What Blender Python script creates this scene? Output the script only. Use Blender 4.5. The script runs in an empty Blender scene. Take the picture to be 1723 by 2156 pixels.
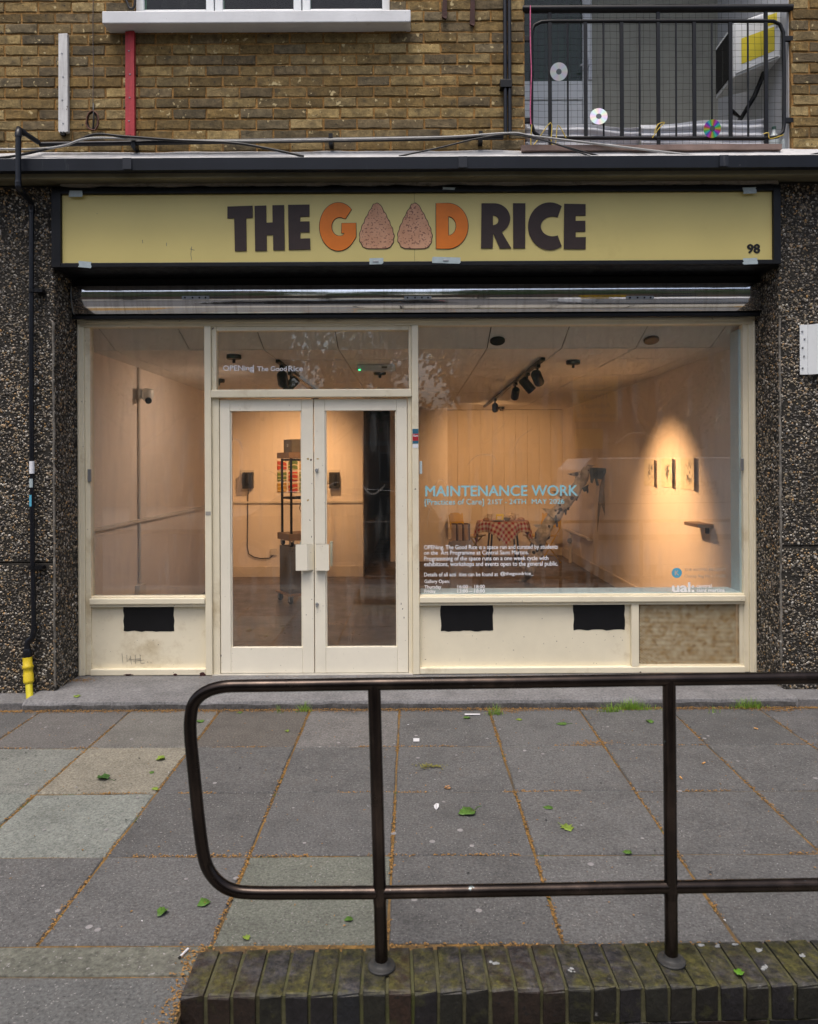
import bpy, bmesh, math, random
import numpy as np
from mathutils import Vector, Matrix, noise as mnoise
random.seed(7); np.random.seed(7)
PI = math.pi; R = math.radians
sc = bpy.context.scene
C = sc.collection

# ------------------------------------------------------------------ camera
F = 1560.0; VX, VY = 868.0, 980.0; EYE = 1.63; ROLL = 0.0049     # photo measured on a 1723 x 2156 copy
cam_data = bpy.data.cameras.new('camera'); cam = bpy.data.objects.new('camera', cam_data); C.objects.link(cam)
cam.location = (0, 0, EYE); cam.rotation_euler = (PI/2, ROLL, 0)
cam_data.sensor_fit = 'VERTICAL'; cam_data.sensor_height = 36.0; cam_data.sensor_width = 28.77
cam_data.lens = 36.0*F/2156.0
cam_data.shift_x = (861.5-VX)/2156.0; cam_data.shift_y = -(1078.0-VY)/2156.0
cam_data.clip_start = 0.05; cam_data.clip_end = 600
cam_data.dof.use_dof = True; cam_data.dof.focus_distance = 5.5; cam_data.dof.aperture_fstop = 5.0
sc.camera = cam

# ------------------------------------------------------------------ sky, sun, exposure
SUN_EL, SUN_AZ = R(70), R(200)          # azimuth measured from +Y, clockwise: behind the camera
world = bpy.data.worlds.new('World'); sc.world = world; world.use_nodes = True
wn = world.node_tree; bg = wn.nodes['Background']
sky = wn.nodes.new('ShaderNodeTexSky'); sky.sky_type = 'NISHITA'; sky.sun_disc = False
sky.sun_elevation = SUN_EL; sky.sun_rotation = SUN_AZ; sky.air_density = 1.0; sky.dust_density = 6.0; sky.ozone_density = 1.0
wn.links.new(sky.outputs[0], bg.inputs[0]); bg.inputs[1].default_value = 0.15
sd = bpy.data.lights.new('sun', 'SUN'); sd.energy = 1.1; sd.angle = R(25); sd.color = (1.0, 0.97, 0.93)
sun = bpy.data.objects.new('sun', sd); C.objects.link(sun)
d = Vector((math.sin(SUN_AZ)*math.cos(SUN_EL), math.cos(SUN_AZ)*math.cos(SUN_EL), math.sin(SUN_EL)))
sun.rotation_euler = (-d).to_track_quat('-Z', 'Y').to_euler(); sun.location = d*40
sc.view_settings.view_transform = 'Standard'; sc.view_settings.look = 'None'
sc.view_settings.exposure = 0.45; sc.view_settings.gamma = 1.0
sc.cycles.use_denoising = True; sc.cycles.max_bounces = 10; sc.cycles.transparent_max_bounces = 16
sc.cycles.caustics_reflective = False; sc.cycles.caustics_refractive = False
sc.cycles.sample_clamp_indirect = 6.0

# ------------------------------------------------------------------ pixel -> place
def at(px, py, Y):
    dx, dy = px-VX, py-VY
    c, s = math.cos(ROLL), math.sin(ROLL)
    return Vector(((dx*c-dy*s)*Y/F, Y, EYE-(dy*c+dx*s)*Y/F))
def onz(px, py, z=0.0):                     # a point on the level z
    dx, dy = px-VX, py-VY
    Y = (EYE-z)*F/(dy+dx*math.sin(ROLL))
    v = at(px, py, Y); v.z = z; return v

# ------------------------------------------------------------------ mesh helpers
class MB:
    def __init__(s): s.v = []; s.f = []; s.uv = None
    def add(s, vs, fs):
        n = len(s.v); s.v += [tuple(v) for v in vs]; s.f += [tuple(i+n for i in f) for f in fs]; return s
    def box(s, x0, x1, y0, y1, z0, z1):
        if x0 > x1: x0, x1 = x1, x0
        if y0 > y1: y0, y1 = y1, y0
        if z0 > z1: z0, z1 = z1, z0
        return s.add([(x0,y0,z0),(x1,y0,z0),(x1,y1,z0),(x0,y1,z0),(x0,y0,z1),(x1,y0,z1),(x1,y1,z1),(x0,y1,z1)],
                     [(0,3,2,1),(4,5,6,7),(0,1,5,4),(1,2,6,5),(2,3,7,6),(3,0,4,7)])
    def tube(s, pts, r, n=10, cap=True):
        pts = [Vector(p) for p in pts]; m = len(pts)
        rs = r if isinstance(r, (list, tuple)) else [r]*m
        T = []
        for i in range(m):
            a = pts[max(i-1, 0)]; b = pts[min(i+1, m-1)]; t = (b-a); T.append(t.normalized() if t.length > 1e-9 else Vector((0,0,1)))
        u = T[0].orthogonal().normalized(); vs = []
        for i in range(m):
            u = (u - T[i]*u.dot(T[i])); u = u.normalized() if u.length > 1e-6 else T[i].orthogonal().normalized()
            w = T[i].cross(u)
            for k in range(n):
                a = 2*PI*k/n; vs.append(pts[i]+(u*math.cos(a)+w*math.sin(a))*rs[i])
        fs = [(i*n+k, i*n+(k+1) % n, (i+1)*n+(k+1) % n, (i+1)*n+k) for i in range(m-1) for k in range(n)]
        if cap: fs += [tuple(range(n-1, -1, -1)), tuple((m-1)*n+k for k in range(n))]
        return s.add(vs, fs)
    def lathe(s, prof, o=(0,0,0), axis=(0,0,1), n=16):
        q = Vector((0,0,1)).rotation_difference(Vector(axis)); o = Vector(o); vs = []
        for (r, z) in prof:
            for k in range(n):
                a = 2*PI*k/n; vs.append(o+q @ Vector((r*math.cos(a), r*math.sin(a), z)))
        m = len(prof)
        fs = [(i*n+k, i*n+(k+1) % n, (i+1)*n+(k+1) % n, (i+1)*n+k) for i in range(m-1) for k in range(n)]
        fs += [tuple(range(n-1, -1, -1)), tuple((m-1)*n+k for k in range(n))]
        return s.add(vs, fs)
    def prism(s, poly, d):                   # polygon of 3-D points pushed along d
        n = len(poly); d = Vector(d); vs = [Vector(p) for p in poly]+[Vector(p)+d for p in poly]
        return s.add(vs, [tuple(range(n)), tuple(range(2*n-1, n-1, -1))]+[(i, i+n, (i+1) % n+n, (i+1) % n) for i in range(n)])
    def mesh(s, name):
        me = bpy.data.meshes.new(name); me.from_pydata(s.v, [], s.f)
        bm = bmesh.new(); bm.from_mesh(me); bmesh.ops.recalc_face_normals(bm, faces=bm.faces); bm.to_mesh(me); bm.free()
        return me

ORG = {}
def tag(o, label=None, cat=None, group=None, kind=None):
    if label: o['label'] = label
    if cat: o['category'] = cat
    if group: o['group'] = group
    if kind: o['kind'] = kind
    return o
def thing(name, label, cat, loc=(0,0,0), group=None, rz=0):
    o = bpy.data.objects.new(name, None); C.objects.link(o); o.location = loc; o.rotation_euler = (0,0,rz)
    o.empty_display_size = .1; ORG[o] = Vector(loc); return tag(o, label, cat, group)
def link(name, me, mat, parent=None, smooth=None, bev=0, local=False, seg=2):
    o = bpy.data.objects.new(name, me); C.objects.link(o)
    if mat is not None and len(me.materials) == 0: me.materials.append(mat)
    if parent is not None:
        o.parent = parent
        if not local and parent in ORG: o.matrix_parent_inverse = Matrix.Translation(-ORG[parent])
    if smooth is not None:
        me.polygons.foreach_set('use_smooth', [True]*len(me.polygons))
        if smooth > 0: 
            try: me.set_sharp_from_angle(angle=R(smooth))
            except Exception: pass
    if bev:
        b = o.modifiers.new('bevel', 'BEVEL'); b.width = bev; b.segments = seg; b.limit_method = 'ANGLE'; b.angle_limit = R(35)
    return o
def part(name, mb, mat, parent=None, smooth=None, bev=0, local=False, seg=2):
    return link(name, mb.mesh(name), mat, parent, smooth, bev, local, seg)
def bx(name, mat, parent, x0, x1, y0, y1, z0, z1, bev=0.002, local=False):
    return part(name, MB().box(x0,x1,y0,y1,z0,z1), mat, parent, None, bev, local)
def struct(name, mb, mat, bev=0): return tag(part(name, mb, mat, None, None, bev), kind='structure')
def copy_tree(o, parent=None):
    c = o.copy(); C.objects.link(c); c.parent = parent
    if o in ORG: ORG[c] = ORG[o]
    for ch in o.children: copy_tree(ch, c)
    return c

def outline(polys, depth):
    """2-D outlines with holes -> filled, pushed solid mesh in local XY (z = depth)"""
    cu = bpy.data.curves.new('outline', 'CURVE'); cu.dimensions = '2D'; cu.fill_mode = 'BOTH'; cu.extrude = depth/2
    for p in polys:
        s = cu.splines.new('POLY'); s.points.add(len(p)-1); s.use_cyclic_u = True
        for q, (x, y) in zip(s.points, p): q.co = (x, y, 0, 1)
    o = bpy.data.objects.new('outline', cu); C.objects.link(o)
    dg = bpy.context.evaluated_depsgraph_get(); me = bpy.data.meshes.new_from_object(o.evaluated_get(dg))
    bpy.data.objects.remove(o); bpy.data.curves.remove(cu); me.materials.clear(); return me
def upright(me, y, front=-1):
    """local (x, y, z) -> world (x, y - z, y): stands a flat outline up in a plane facing the street"""
    for v in me.vertices:
        a, b, c = v.co; v.co = (a, y-c, b)
    me.update(); return me
def text_mesh(body, bold=0.02, extrude=0.004, spacing=1.0):
    cu = bpy.data.curves.new('text', 'FONT'); cu.body = body; cu.size = 1; cu.extrude = extrude
    cu.resolution_u = 3; cu.space_character = spacing
    o = bpy.data.objects.new('text', cu); C.objects.link(o)
    dg = bpy.context.evaluated_depsgraph_get(); me = bpy.data.meshes.new_from_object(o.evaluated_get(dg))
    bpy.data.objects.remove(o); bpy.data.curves.remove(cu); me.materials.clear()
    if bold > 0:                             # heavier strokes: shifted layers, each at its own depth
        V = [v.co.copy() for v in me.vertices]; P_ = [tuple(p.vertices) for p in me.polygons]; vs = []; fs = []
        for i, (dx, dy) in enumerate(((0,0), (-bold,0), (bold,0), (0,bold*.7), (0,-bold*.7))):
            n = len(vs); vs += [v+Vector((dx, dy, i*extrude*.7)) for v in V]; fs += [tuple(q+n for q in p) for p in P_]
        bpy.data.meshes.remove(me); me = bpy.data.meshes.new('text'); me.from_pydata(vs, [], fs)
    return me
def fit_text(body, p0, p1, thick=.0008, bold=.02, flip=False):
    """lettering filling the box from lower-left p0 to upper-right p1 (world x, z), standing at y of p0"""
    me = text_mesh(body, bold); co = np.array([v.co[:] for v in me.vertices])
    lo, hi = co.min(0), co.max(0); y = p0[1]
    for v, c in zip(me.vertices, co):
        a = (c[0]-lo[0])/(hi[0]-lo[0]); b = (c[1]-lo[1])/(hi[1]-lo[1])
        v.co = (p0[0]+a*(p1[0]-p0[0]), y-(c[2]-lo[2])/(hi[2]-lo[2])*thick*(-1 if flip else 1), p0[2]+b*(p1[2]-p0[2]))
    me.update(); return me

# ------------------------------------------------------------------ materials
def srgb(r, g, b):
    f = lambda c: (c/255/12.92) if c/255 <= .04045 else ((c/255+.055)/1.055)**2.4
    return (f(r), f(g), f(b))
class NT:
    def __init__(s, m):
        s.t = m.node_tree; s.n = s.t.nodes; s.l = s.t.links; s.p = s.n['Principled BSDF']
    def new(s, t, **k):
        x = s.n.new(t)
        for a, b in k.items(): setattr(x, a, b)
        return x
    def put(s, v, sock):
        if hasattr(v, 'is_output') or isinstance(v, bpy.types.NodeSocket): s.l.new(v, sock)
        elif isinstance(v, (tuple, list)) and len(v) == 3 and sock.type == 'RGBA': sock.default_value = (*v, 1)
        else: sock.default_value = v
    def coord(s, kind='Object'):
        tc = s.new('ShaderNodeTexCoord'); oi = s.new('ShaderNodeObjectInfo')
        mu = s.new('ShaderNodeVectorMath', operation='MULTIPLY_ADD'); 
        cx = s.new('ShaderNodeCombineXYZ')
        for i, k in enumerate((37., 53., 71.)):
            m = s.new('ShaderNodeMath', operation='MULTIPLY'); s.l.new(oi.outputs['Random'], m.inputs[0]); m.inputs[1].default_value = k
            s.l.new(m.outputs[0], cx.inputs[i])
        ad = s.new('ShaderNodeVectorMath', operation='ADD'); s.l.new(tc.outputs[kind], ad.inputs[0]); s.l.new(cx.outputs[0], ad.inputs[1])
        s.oi = oi; return ad.outputs[0]
    def noise(s, vec, scale, detail=5, rough=.6, stretch=None, dist=0):
        if stretch:
            mp = s.new('ShaderNodeMapping'); s.l.new(vec, mp.inputs[0]); mp.inputs['Scale'].default_value = stretch; vec = mp.outputs[0]
        x = s.new('ShaderNodeTexNoise'); s.l.new(vec, x.inputs['Vector'])
        x.inputs['Scale'].default_value = scale; x.inputs['Detail'].default_value = detail; x.inputs['Roughness'].default_value = rough
        x.inputs['Distortion'].default_value = dist
        return x.outputs['Fac']
    def ramp(s, fac, lo, hi, a=0., b=1.):
        x = s.new('ShaderNodeMapRange'); s.put(fac, x.inputs[0]); x.inputs[1].default_value = lo; x.inputs[2].default_value = hi
        x.inputs[3].default_value = a; x.inputs[4].default_value = b; return x.outputs[0]
    def mix(s, fac, a, b, mode='MIX'):
        x = s.new('ShaderNodeMix', data_type='RGBA', blend_type=mode); s.put(fac, x.inputs[0]); s.put(a, x.inputs[6]); s.put(b, x.inputs[7]); return x.outputs[2]
    def math(s, op, a, b=0.):
        x = s.new('ShaderNodeMath', operation=op); s.put(a, x.inputs[0]); s.put(b, x.inputs[1]); return x.outputs[0]
    def bump(s, h, strength=.3, dist=.01):
        x = s.new('ShaderNodeBump'); s.put(h, x.inputs['Height']); x.inputs['Strength'].default_value = strength; x.inputs['Distance'].default_value = dist
        s.l.new(x.outputs[0], s.p.inputs['Normal'])
def M(name, col, rough=.6, var=.25, vscale=6, bump=0, bscale=80, metal=0, spec=.4, objcol=False, dirt=None, specks=None, chips=None, rvar=0., stretch=None, coat=0, sheen=0, grain=None):
    """paint-like surface: colour with cloudy variation, optional dirt / specks / chips (colour, scale, threshold)"""
    m = bpy.data.materials.new(name); m.use_nodes = True; t = NT(m); vec = t.coord()
    base = t.oi.outputs['Color'] if objcol else None
    n1 = t.noise(vec, vscale, 6, .62, stretch)
    src = base if objcol else tuple(col)
    dark = t.mix(1.0, src, (1-var,)*3, 'MULTIPLY'); lite = t.mix(1.0, src, (1+var*.7,)*3, 'MULTIPLY')
    c = t.mix(t.ramp(n1, .3, .7), dark, lite)
    if grain:
        gq = t.noise(vec, grain[0], 3, .7); c = t.mix(1.0, c, t.mix(t.ramp(gq, .32, .68), (1-grain[1],)*3, (1+grain[1],)*3), 'MULTIPLY')
    if dirt:
        c = t.mix(t.ramp(t.noise(vec, dirt[1], 8, .7, stretch), dirt[2], dirt[2]+.16, 0, dirt[3] if len(dirt) > 3 else .8), c, dirt[0])
    if specks:
        for (sc_, ss, th) in (specks if isinstance(specks, list) else [specks]):
            c = t.mix(t.ramp(t.noise(vec, ss, 2, .5), th, th+.05), c, sc_)
    if chips:
        a = t.ramp(t.noise(vec, chips[1], 5, .65), chips[2], chips[2]+.012); 
        c = t.mix(a, c, chips[0])
    t.put(c, t.p.inputs['Base Color'])
    if rvar: t.put(t.ramp(t.noise(vec, vscale*2.3, 5), .3, .7, max(rough-rvar, .03), min(rough+rvar, 1)), t.p.inputs['Roughness'])
    else: t.p.inputs['Roughness'].default_value = rough
    t.p.inputs['Metallic'].default_value = metal; t.p.inputs['Specular IOR Level'].default_value = spec
    if coat: t.p.inputs['Coat Weight'].default_value = coat
    if sheen: t.p.inputs['Sheen Weight'].default_value = sheen
    if bump: t.bump(t.noise(vec, bscale, 6, .65), bump, .006)
    return m

cream = M('cream_paint', (.82,.75,.57), .42, .07, 3, .06, 60, spec=.5, dirt=((.40,.29,.13), 1.9, .56, .6), chips=((.06,.03,.02), 23, .715), specks=((.10,.06,.04), 60, .735), rvar=.1)
cream_door = M('cream_door_paint', (.86,.81,.67), .40, .06, 3, .05, 60, spec=.5, dirt=((.42,.33,.18), 2.4, .64, .5), chips=((.06,.035,.025), 26, .705), specks=((.09,.05,.04), 55, .73), rvar=.1)
black_paint = M('black_paint', (.004,.004,.005), .5, .4, 8, .1, 40, dirt=((.05,.05,.05), 6, .66))
black_metal = M('black_metal', (.005,.0055,.007), .42, .4, 6, .08, 40, spec=.3, dirt=((.05,.045,.04), 9, .66, .6), rvar=.1)
flat_black = M('black_board', (.003,.003,.003), .7, .3, 5)  # plain black for boards in the gaps and the cabinet's side plate
rubber = M('black_rubber', (.012,.012,.012), .6, .2, 9)
pipe_black = M('black_pipe', (.007,.008,.012), .33, .3, 7, dirt=((.22,.21,.19), 26, .66, .7), stretch=(1,1,.3))
pipe_yellow = M('yellow_pipe', (.62,.47,.02), .38, .12, 9, dirt=((.25,.16,.03), 9, .62, .6))
concrete = M('concrete', (.20,.19,.165), .85, .3, 4, .35, 45, dirt=((.075,.07,.04), 2.6, .54, .75), specks=((.34,.33,.3), 160, .72))
soffit_m = M('weathered_concrete', (.17,.155,.10), .9, .35, 4, .35, 40, dirt=((.06,.055,.02), 2.2, .5, .8), stretch=(.35,1,1))
plaster_pale = M('flaking_plaster', (.52,.47,.40), .85, .25, 9, .4, 40, dirt=((.12,.10,.06), 9, .52, .8))
step_m = M('step_concrete', (.165,.163,.165), .82, .25, 4, .35, 90, grain=(70,.35), dirt=((.10,.10,.10), 2.2, .56, .7), specks=[((.40,.40,.40), 190, .70), ((.05,.05,.05), 150, .72)])
slab_m = M('paving_stone', None, .8, .24, 3, .45, 70, objcol=True, dirt=((.060,.055,.050), 3.0, .55, .55), specks=[((.27,.26,.25), 75, .66), ((.025,.024,.023), 70, .69), ((.36,.35,.33), 26, .80)], rvar=.1, grain=(55,.42))
joint_m = M('joint_litter', (.20,.115,.032), .95, .5, 40, .6, 90, dirt=((.055,.05,.042), 2.6, .46, .85), chips=((.06,.085,.015), 9, .62))
brick_m = M('stock_brick', None, .9, .42, 18, .8, 60, objcol=True, dirt=((.040,.034,.024), 15, .53, .72), specks=[((.52,.42,.22), 24, .66), ((.02,.018,.015), 60, .68)], grain=(60,.3))
mortar_m = M('ochre_mortar', (.30,.165,.050), .95, .45, 14, .9, 50, grain=(70,.35), dirt=((.07,.055,.03), 3.5, .54, .8))
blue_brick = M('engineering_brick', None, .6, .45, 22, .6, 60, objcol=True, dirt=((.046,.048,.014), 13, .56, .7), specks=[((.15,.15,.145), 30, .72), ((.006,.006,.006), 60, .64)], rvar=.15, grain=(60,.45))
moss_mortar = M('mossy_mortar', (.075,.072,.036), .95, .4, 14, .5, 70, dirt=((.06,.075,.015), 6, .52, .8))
pebble_base = M('aggregate_matrix', (.030,.027,.022), .95, .5, 20, .8, 70, dirt=((.075,.07,.06), 3, .58, .6))
flash_m = M('lead_flashing', (.50,.50,.50), .7, .22, 5, .2, 30, dirt=((.22,.18,.13), 6, .57, .7))
gutter_m = M('gutter_plastic', (.010,.013,.020), .45, .3, 3, .05, 40, dirt=((.13,.13,.13), 14, .64, .6), stretch=(1,1,.15), specks=((.55,.55,.55), 46, .80))
white_paint = M('white_paint', (.70,.72,.74), .45, .1, 4, .08, 40, dirt=((.28,.27,.24), 7, .6, .5), specks=((.12,.12,.12), 90, .76))
upvc = M('white_plastic', (.74,.77,.78), .35, .05, 4, dirt=((.35,.35,.33), 5, .66, .4))
blue_sill = M('pale_sill_paint', (.55,.66,.70), .45, .08, 4, dirt=((.3,.3,.28), 6, .62, .4))
red_wood = M('red_painted_wood', (.42,.035,.045), .6, .3, 14, .5, 60, stretch=(3,3,.4), chips=((.10,.05,.04), 30, .70))
white_wood = M('white_painted_wood', (.60,.60,.59), .6, .22, 14, .4, 60, stretch=(3,3,.4), chips=((.12,.10,.09), 30, .68))
sign_m = M('sign_face', (.63,.53,.19), .38, .05, 1.4, .02, 40, spec=.5, dirt=((.36,.27,.08), 1.6, .66, .3), specks=((.06,.05,.03), 42, .80))
brown_vinyl = M('brown_letter', (.030,.016,.013), .5, .15, 20)
orange_vinyl = M('orange_letter', (.72,.185,.010), .45, .08, 12)
black_vinyl = M('black_outline', (.008,.007,.006), .5, .1, 20)
tape_m = M('silver_tape', (.42,.50,.52), .35, .12, 30, .3, 60)
gallery_white = M('gallery_wall_paint', (.80,.735,.69), .7, .04, 2, .06, 30, dirt=((.55,.48,.42), 1.2, .66, .3))
gallery_tan = M('gallery_board_paint', (.66,.59,.51), .7, .05, 2, .05, 30)
tile_m = M('ceiling_tile', (.84,.82,.80), .85, .05, 6, .15, 120)
grid_m = M('ceiling_shadow_gap', (.16,.13,.11), .9, .1, 6)
gfloor_m = M('gallery_floor_vinyl', (.15,.118,.095), .38, .25, 2.2, .05, 60, dirt=((.07,.052,.042), 1.1, .56, .5), rvar=.12)
dark_room = M('unlit_room_shade', (.03,.026,.024), .8, .2, 3)
skirt_m = M('skirting_paint', (.70,.64,.58), .5, .05, 4)
trunk_m = M('white_trunking', (.66,.62,.57), .5, .05, 4)
ply_m = M('plywood', (.42,.25,.12), .55, .2, 8, .1, 60, stretch=(1,1,8))
grey_board = M('grey_board', (.20,.185,.165), .55, .1, 9, specks=((.04,.04,.04), 40, .82))
tan_board = M('brown_board', (.30,.20,.13), .55, .12, 7)
yellow_metal = M('yellow_chair_metal', (.56,.36,.025), .35, .12, 6)
wood_block = M('walnut_block', (.12,.05,.025), .5, .3, 8, stretch=(6,6,1))
block_pale = M('pale_block', (.78,.55,.36), .35, .06, 6)
plinth_m = M('plinth_paint', (.66,.55,.44), .6, .05, 4)
paper_m = M('paper', (.74,.68,.55), .8, .08, 9, dirt=((.16,.15,.15), 9, .62, .8))
ceramic = M('glazed_ceramic', (.60,.50,.36), .25, .3, 14, specks=((.16,.10,.05), 40, .62))
bread_m = M('bread_crust', (.38,.20,.08), .7, .3, 14)
grey_metal = M('galvanised_metal', (.36,.37,.38), .4, .2, 18, metal=.6)
clear_plastic = M('clear_bottle_plastic', (.55,.62,.64), .15, .1, 8)
yellow_label = M('yellow_sticker', (.72,.60,.02), .5, .06, 8, chips=((.05,.05,.02), 22, .72))
red_sticker = M('red_sticker', (.42,.02,.03), .5, .06, 9)
teal_sticker = M('teal_sticker', (.03,.14,.22), .5, .1, 9)
white_vinyl = M('white_lettering', (.80,.82,.86), .5, .03, 9)
blue_vinyl = M('pale_blue_lettering', (.30,.60,.68), .5, .04, 9)
k_blue = M('blue_disc_vinyl', (.10,.42,.60), .5, .04, 9)
faint_vinyl = M('faded_lettering', (.36,.34,.30), .5, .06, 9)
leaf_m = M('green_leaf', None, .5, .3, 30, .2, 60, objcol=True, specks=((.02,.04,.01), 60, .70))
litter_m = M('blossom_litter', (.30,.165,.05), .9, .5, 60)
grass_m = M('grass_blade', (.17,.30,.03), .6, .4, 20)
white_litter = M('white_paper_scrap', (.58,.58,.60), .7, .08, 20)
tree_leaf = M('tree_leaf', (.055,.10,.02), .5, .5, 1.5)
bark_m = M('bark', (.10,.085,.06), .95, .4, 8, .6, 30)
asphalt = M('asphalt', (.055,.055,.057), .9, .3, 3, .4, 120, specks=((.14,.14,.14), 150, .70))
opp_brick = M('far_brickwork', (.20,.13,.085), .9, .3, 6, .3, 40)
net_m = M('netting_twine', (.03,.035,.03), .8, .1, 9)
wrap_m = M('white_sheet_wrap', (.62,.64,.68), .4, .12, 4, .2, 14)
cable_black = M('black_cable', (.010,.010,.011), .45, .2, 9)
cable_grey = M('grey_cable', (.40,.40,.39), .5, .2, 12)

def emis(name, col, strength):
    m = bpy.data.materials.new(name); m.use_nodes = True; p = m.node_tree.nodes['Principled BSDF']
    p.inputs['Base Color'].default_value = (*col, 1); p.inputs['Emission Color'].default_value = (*col, 1); p.inputs['Emission Strength'].default_value = strength; return m
def glass(name, tint=(.95,.965,.955), ior=2.35, rough=.0, dust=.022):
    m = bpy.data.materials.new(name); m.use_nodes = True; nt = m.node_tree; n = nt.nodes; l = nt.links
    for x in list(n): n.remove(x)
    out = n.new('ShaderNodeOutputMaterial'); tr = n.new('ShaderNodeBsdfTransparent'); gl = n.new('ShaderNodeBsdfGlossy'); fr = n.new('ShaderNodeFresnel'); mx = n.new('ShaderNodeMixShader')
    df = n.new('ShaderNodeBsdfDiffuse'); m2 = n.new('ShaderNodeMixShader'); tc = n.new('ShaderNodeTexCoord'); nz = n.new('ShaderNodeTexNoise'); mr = n.new('ShaderNodeMapRange'); mp = n.new('ShaderNodeMapping')
    tr.inputs[0].default_value = (*tint, 1); gl.inputs['Roughness'].default_value = rough; fr.inputs[0].default_value = ior; df.inputs[0].default_value = (.6,.6,.58,1)
    l.new(tc.outputs['Object'], mp.inputs[0]); mp.inputs['Scale'].default_value = (9, 9, 1.2); l.new(mp.outputs[0], nz.inputs['Vector']); nz.inputs['Scale'].default_value = 2.2; nz.inputs['Detail'].default_value = 8
    l.new(nz.outputs['Fac'], mr.inputs[0]); mr.inputs[1].default_value = .5; mr.inputs[2].default_value = .75; mr.inputs[3].default_value = dust*.35; mr.inputs[4].default_value = dust*2.5
    ge = n.new('ShaderNodeNewGeometry'); iv = n.new('ShaderNodeMath'); iv.operation = 'SUBTRACT'; iv.inputs[0].default_value = 1; l.new(ge.outputs['Backfacing'], iv.inputs[1]); mu = n.new('ShaderNodeMath'); mu.operation = 'MULTIPLY'; l.new(fr.outputs[0], mu.inputs[0]); l.new(iv.outputs[0], mu.inputs[1]); l.new(mu.outputs[0], mx.inputs[0]); l.new(tr.outputs[0], mx.inputs[1]); l.new(gl.outputs[0], mx.inputs[2])
    l.new(mr.outputs[0], m2.inputs[0]); l.new(mx.outputs[0], m2.inputs[1]); l.new(df.outputs[0], m2.inputs[2]); l.new(m2.outputs[0], out.inputs[0]); return m
shop_glass = glass('shop_glass')
dark_glass = glass('upper_glass', (.60,.75,.66), 1.5, .0, .01)  # green tint helps paint the tree reflection in the balcony pane
def special():
    global chrome, pebble_m, rice_m, vent_m, gingham, dotted, cd_m, drawn, tile_swirl, window_dark, railing_m
    # polished hood
    m = bpy.data.materials.new('polished_metal'); m.use_nodes = True; t = NT(m); v = t.coord()
    t.p.inputs['Metallic'].default_value = 1; n = t.noise(v, 3, 8, .7, (14,1,.4))
    t.put(t.mix(t.ramp(n, .48, .75), (.88,.88,.88), (.55,.53,.50)), t.p.inputs['Base Color'])
    t.put(t.ramp(t.noise(v, 5, 6, .6, (5,1,1)), .3, .75, .03, .13), t.p.inputs['Roughness']); t.bump(t.noise(v, 2.5, 3, .5, (2,1,1)), .12, .01); chrome = m
    # pebbles: each stone its own colour
    m = bpy.data.materials.new('pebbles'); m.use_nodes = True; t = NT(m); g = t.new('ShaderNodeNewGeometry'); cr = t.new('ShaderNodeValToRGB'); t.l.new(g.outputs['Random Per Island'], cr.inputs[0])
    e = cr.color_ramp.elements; e[0].position = 0; e[0].color = (.030,.027,.024,1); e[1].position = 1; e[1].color = (.55,.52,.46,1)
    for p, c in ((.24,(.07,.062,.052,1)), (.40,(.15,.12,.08,1)), (.54,(.11,.105,.10,1)), (.66,(.27,.21,.12,1)), (.78,(.30,.28,.25,1)), (.88,(.38,.21,.06,1)), (.93,(.42,.39,.33,1))):
        x = e.new(p); x.color = c
    v = t.coord(); t.put(t.mix(t.ramp(t.noise(v, 1.1, 6, .7), .46, .66, 0, .55), cr.outputs[0], (.04,.036,.03)), t.p.inputs['Base Color']); t.p.inputs['Roughness'].default_value = .62; pebble_m = m
    # rice ball print
    m = bpy.data.materials.new('rice_ball_print'); m.use_nodes = True; t = NT(m); v = t.coord()
    n = t.noise(v, 75, 2, .4); t.put(t.mix(t.ramp(n, .57, .63), t.mix(t.ramp(t.noise(v, 9, 4), .35, .65), (.52,.26,.14), (.62,.34,.20)), (.23,.10,.06)), t.p.inputs['Base Color']); t.p.inputs['Roughness'].default_value = .5; rice_m = m
    # rusty vent
    m = bpy.data.materials.new('rusty_vent_paint'); m.use_nodes = True; t = NT(m); v = t.coord()
    n = t.noise(v, 16, 9, .8); sx = t.new('ShaderNodeSeparateXYZ'); t.l.new(v, sx.inputs[0])
    t.put(t.mix(t.ramp(n, .40, .64), (.66,.57,.38), t.mix(t.ramp(t.noise(v, 45, 4), .35, .65), (.46,.27,.075), (.27,.14,.04))), t.p.inputs['Base Color']); t.p.inputs['Roughness'].default_value = .7; vent_m = m
    # gingham cloth
    m = bpy.data.materials.new('gingham_cloth'); m.use_nodes = True; t = NT(m); uv = t.new('ShaderNodeUVMap'); sx = t.new('ShaderNodeSeparateXYZ'); t.l.new(uv.outputs[0], sx.inputs[0])
    st = []
    for k in (0, 1):
        f = t.math('FRACT', t.math('MULTIPLY', sx.outputs[k], 15.)); st.append(t.math('GREATER_THAN', f, .5))
    t.put(t.mix(t.math('MULTIPLY', t.math('ADD', st[0], st[1]), .5), (.72,.66,.60), (.40,.015,.02)), t.p.inputs['Base Color']); t.p.inputs['Roughness'].default_value = .85; gingham = m
    # spotted fabric
    m = bpy.data.materials.new('spotted_fabric'); m.use_nodes = True; t = NT(m); v = t.coord(); vo = t.new('ShaderNodeTexVoronoi'); t.l.new(v, vo.inputs['Vector']); vo.inputs['Scale'].default_value = 11; vo.inputs['Randomness'].default_value = .7
    t.put(t.mix(t.math('LESS_THAN', vo.outputs['Distance'], .30), t.mix(t.ramp(t.noise(v, 9, 5), .4, .6), (.22,.21,.20), (.50,.48,.45)), (.02,.02,.02)), t.p.inputs['Base Color']); t.p.inputs['Roughness'].default_value = .8; dotted = m
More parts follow.
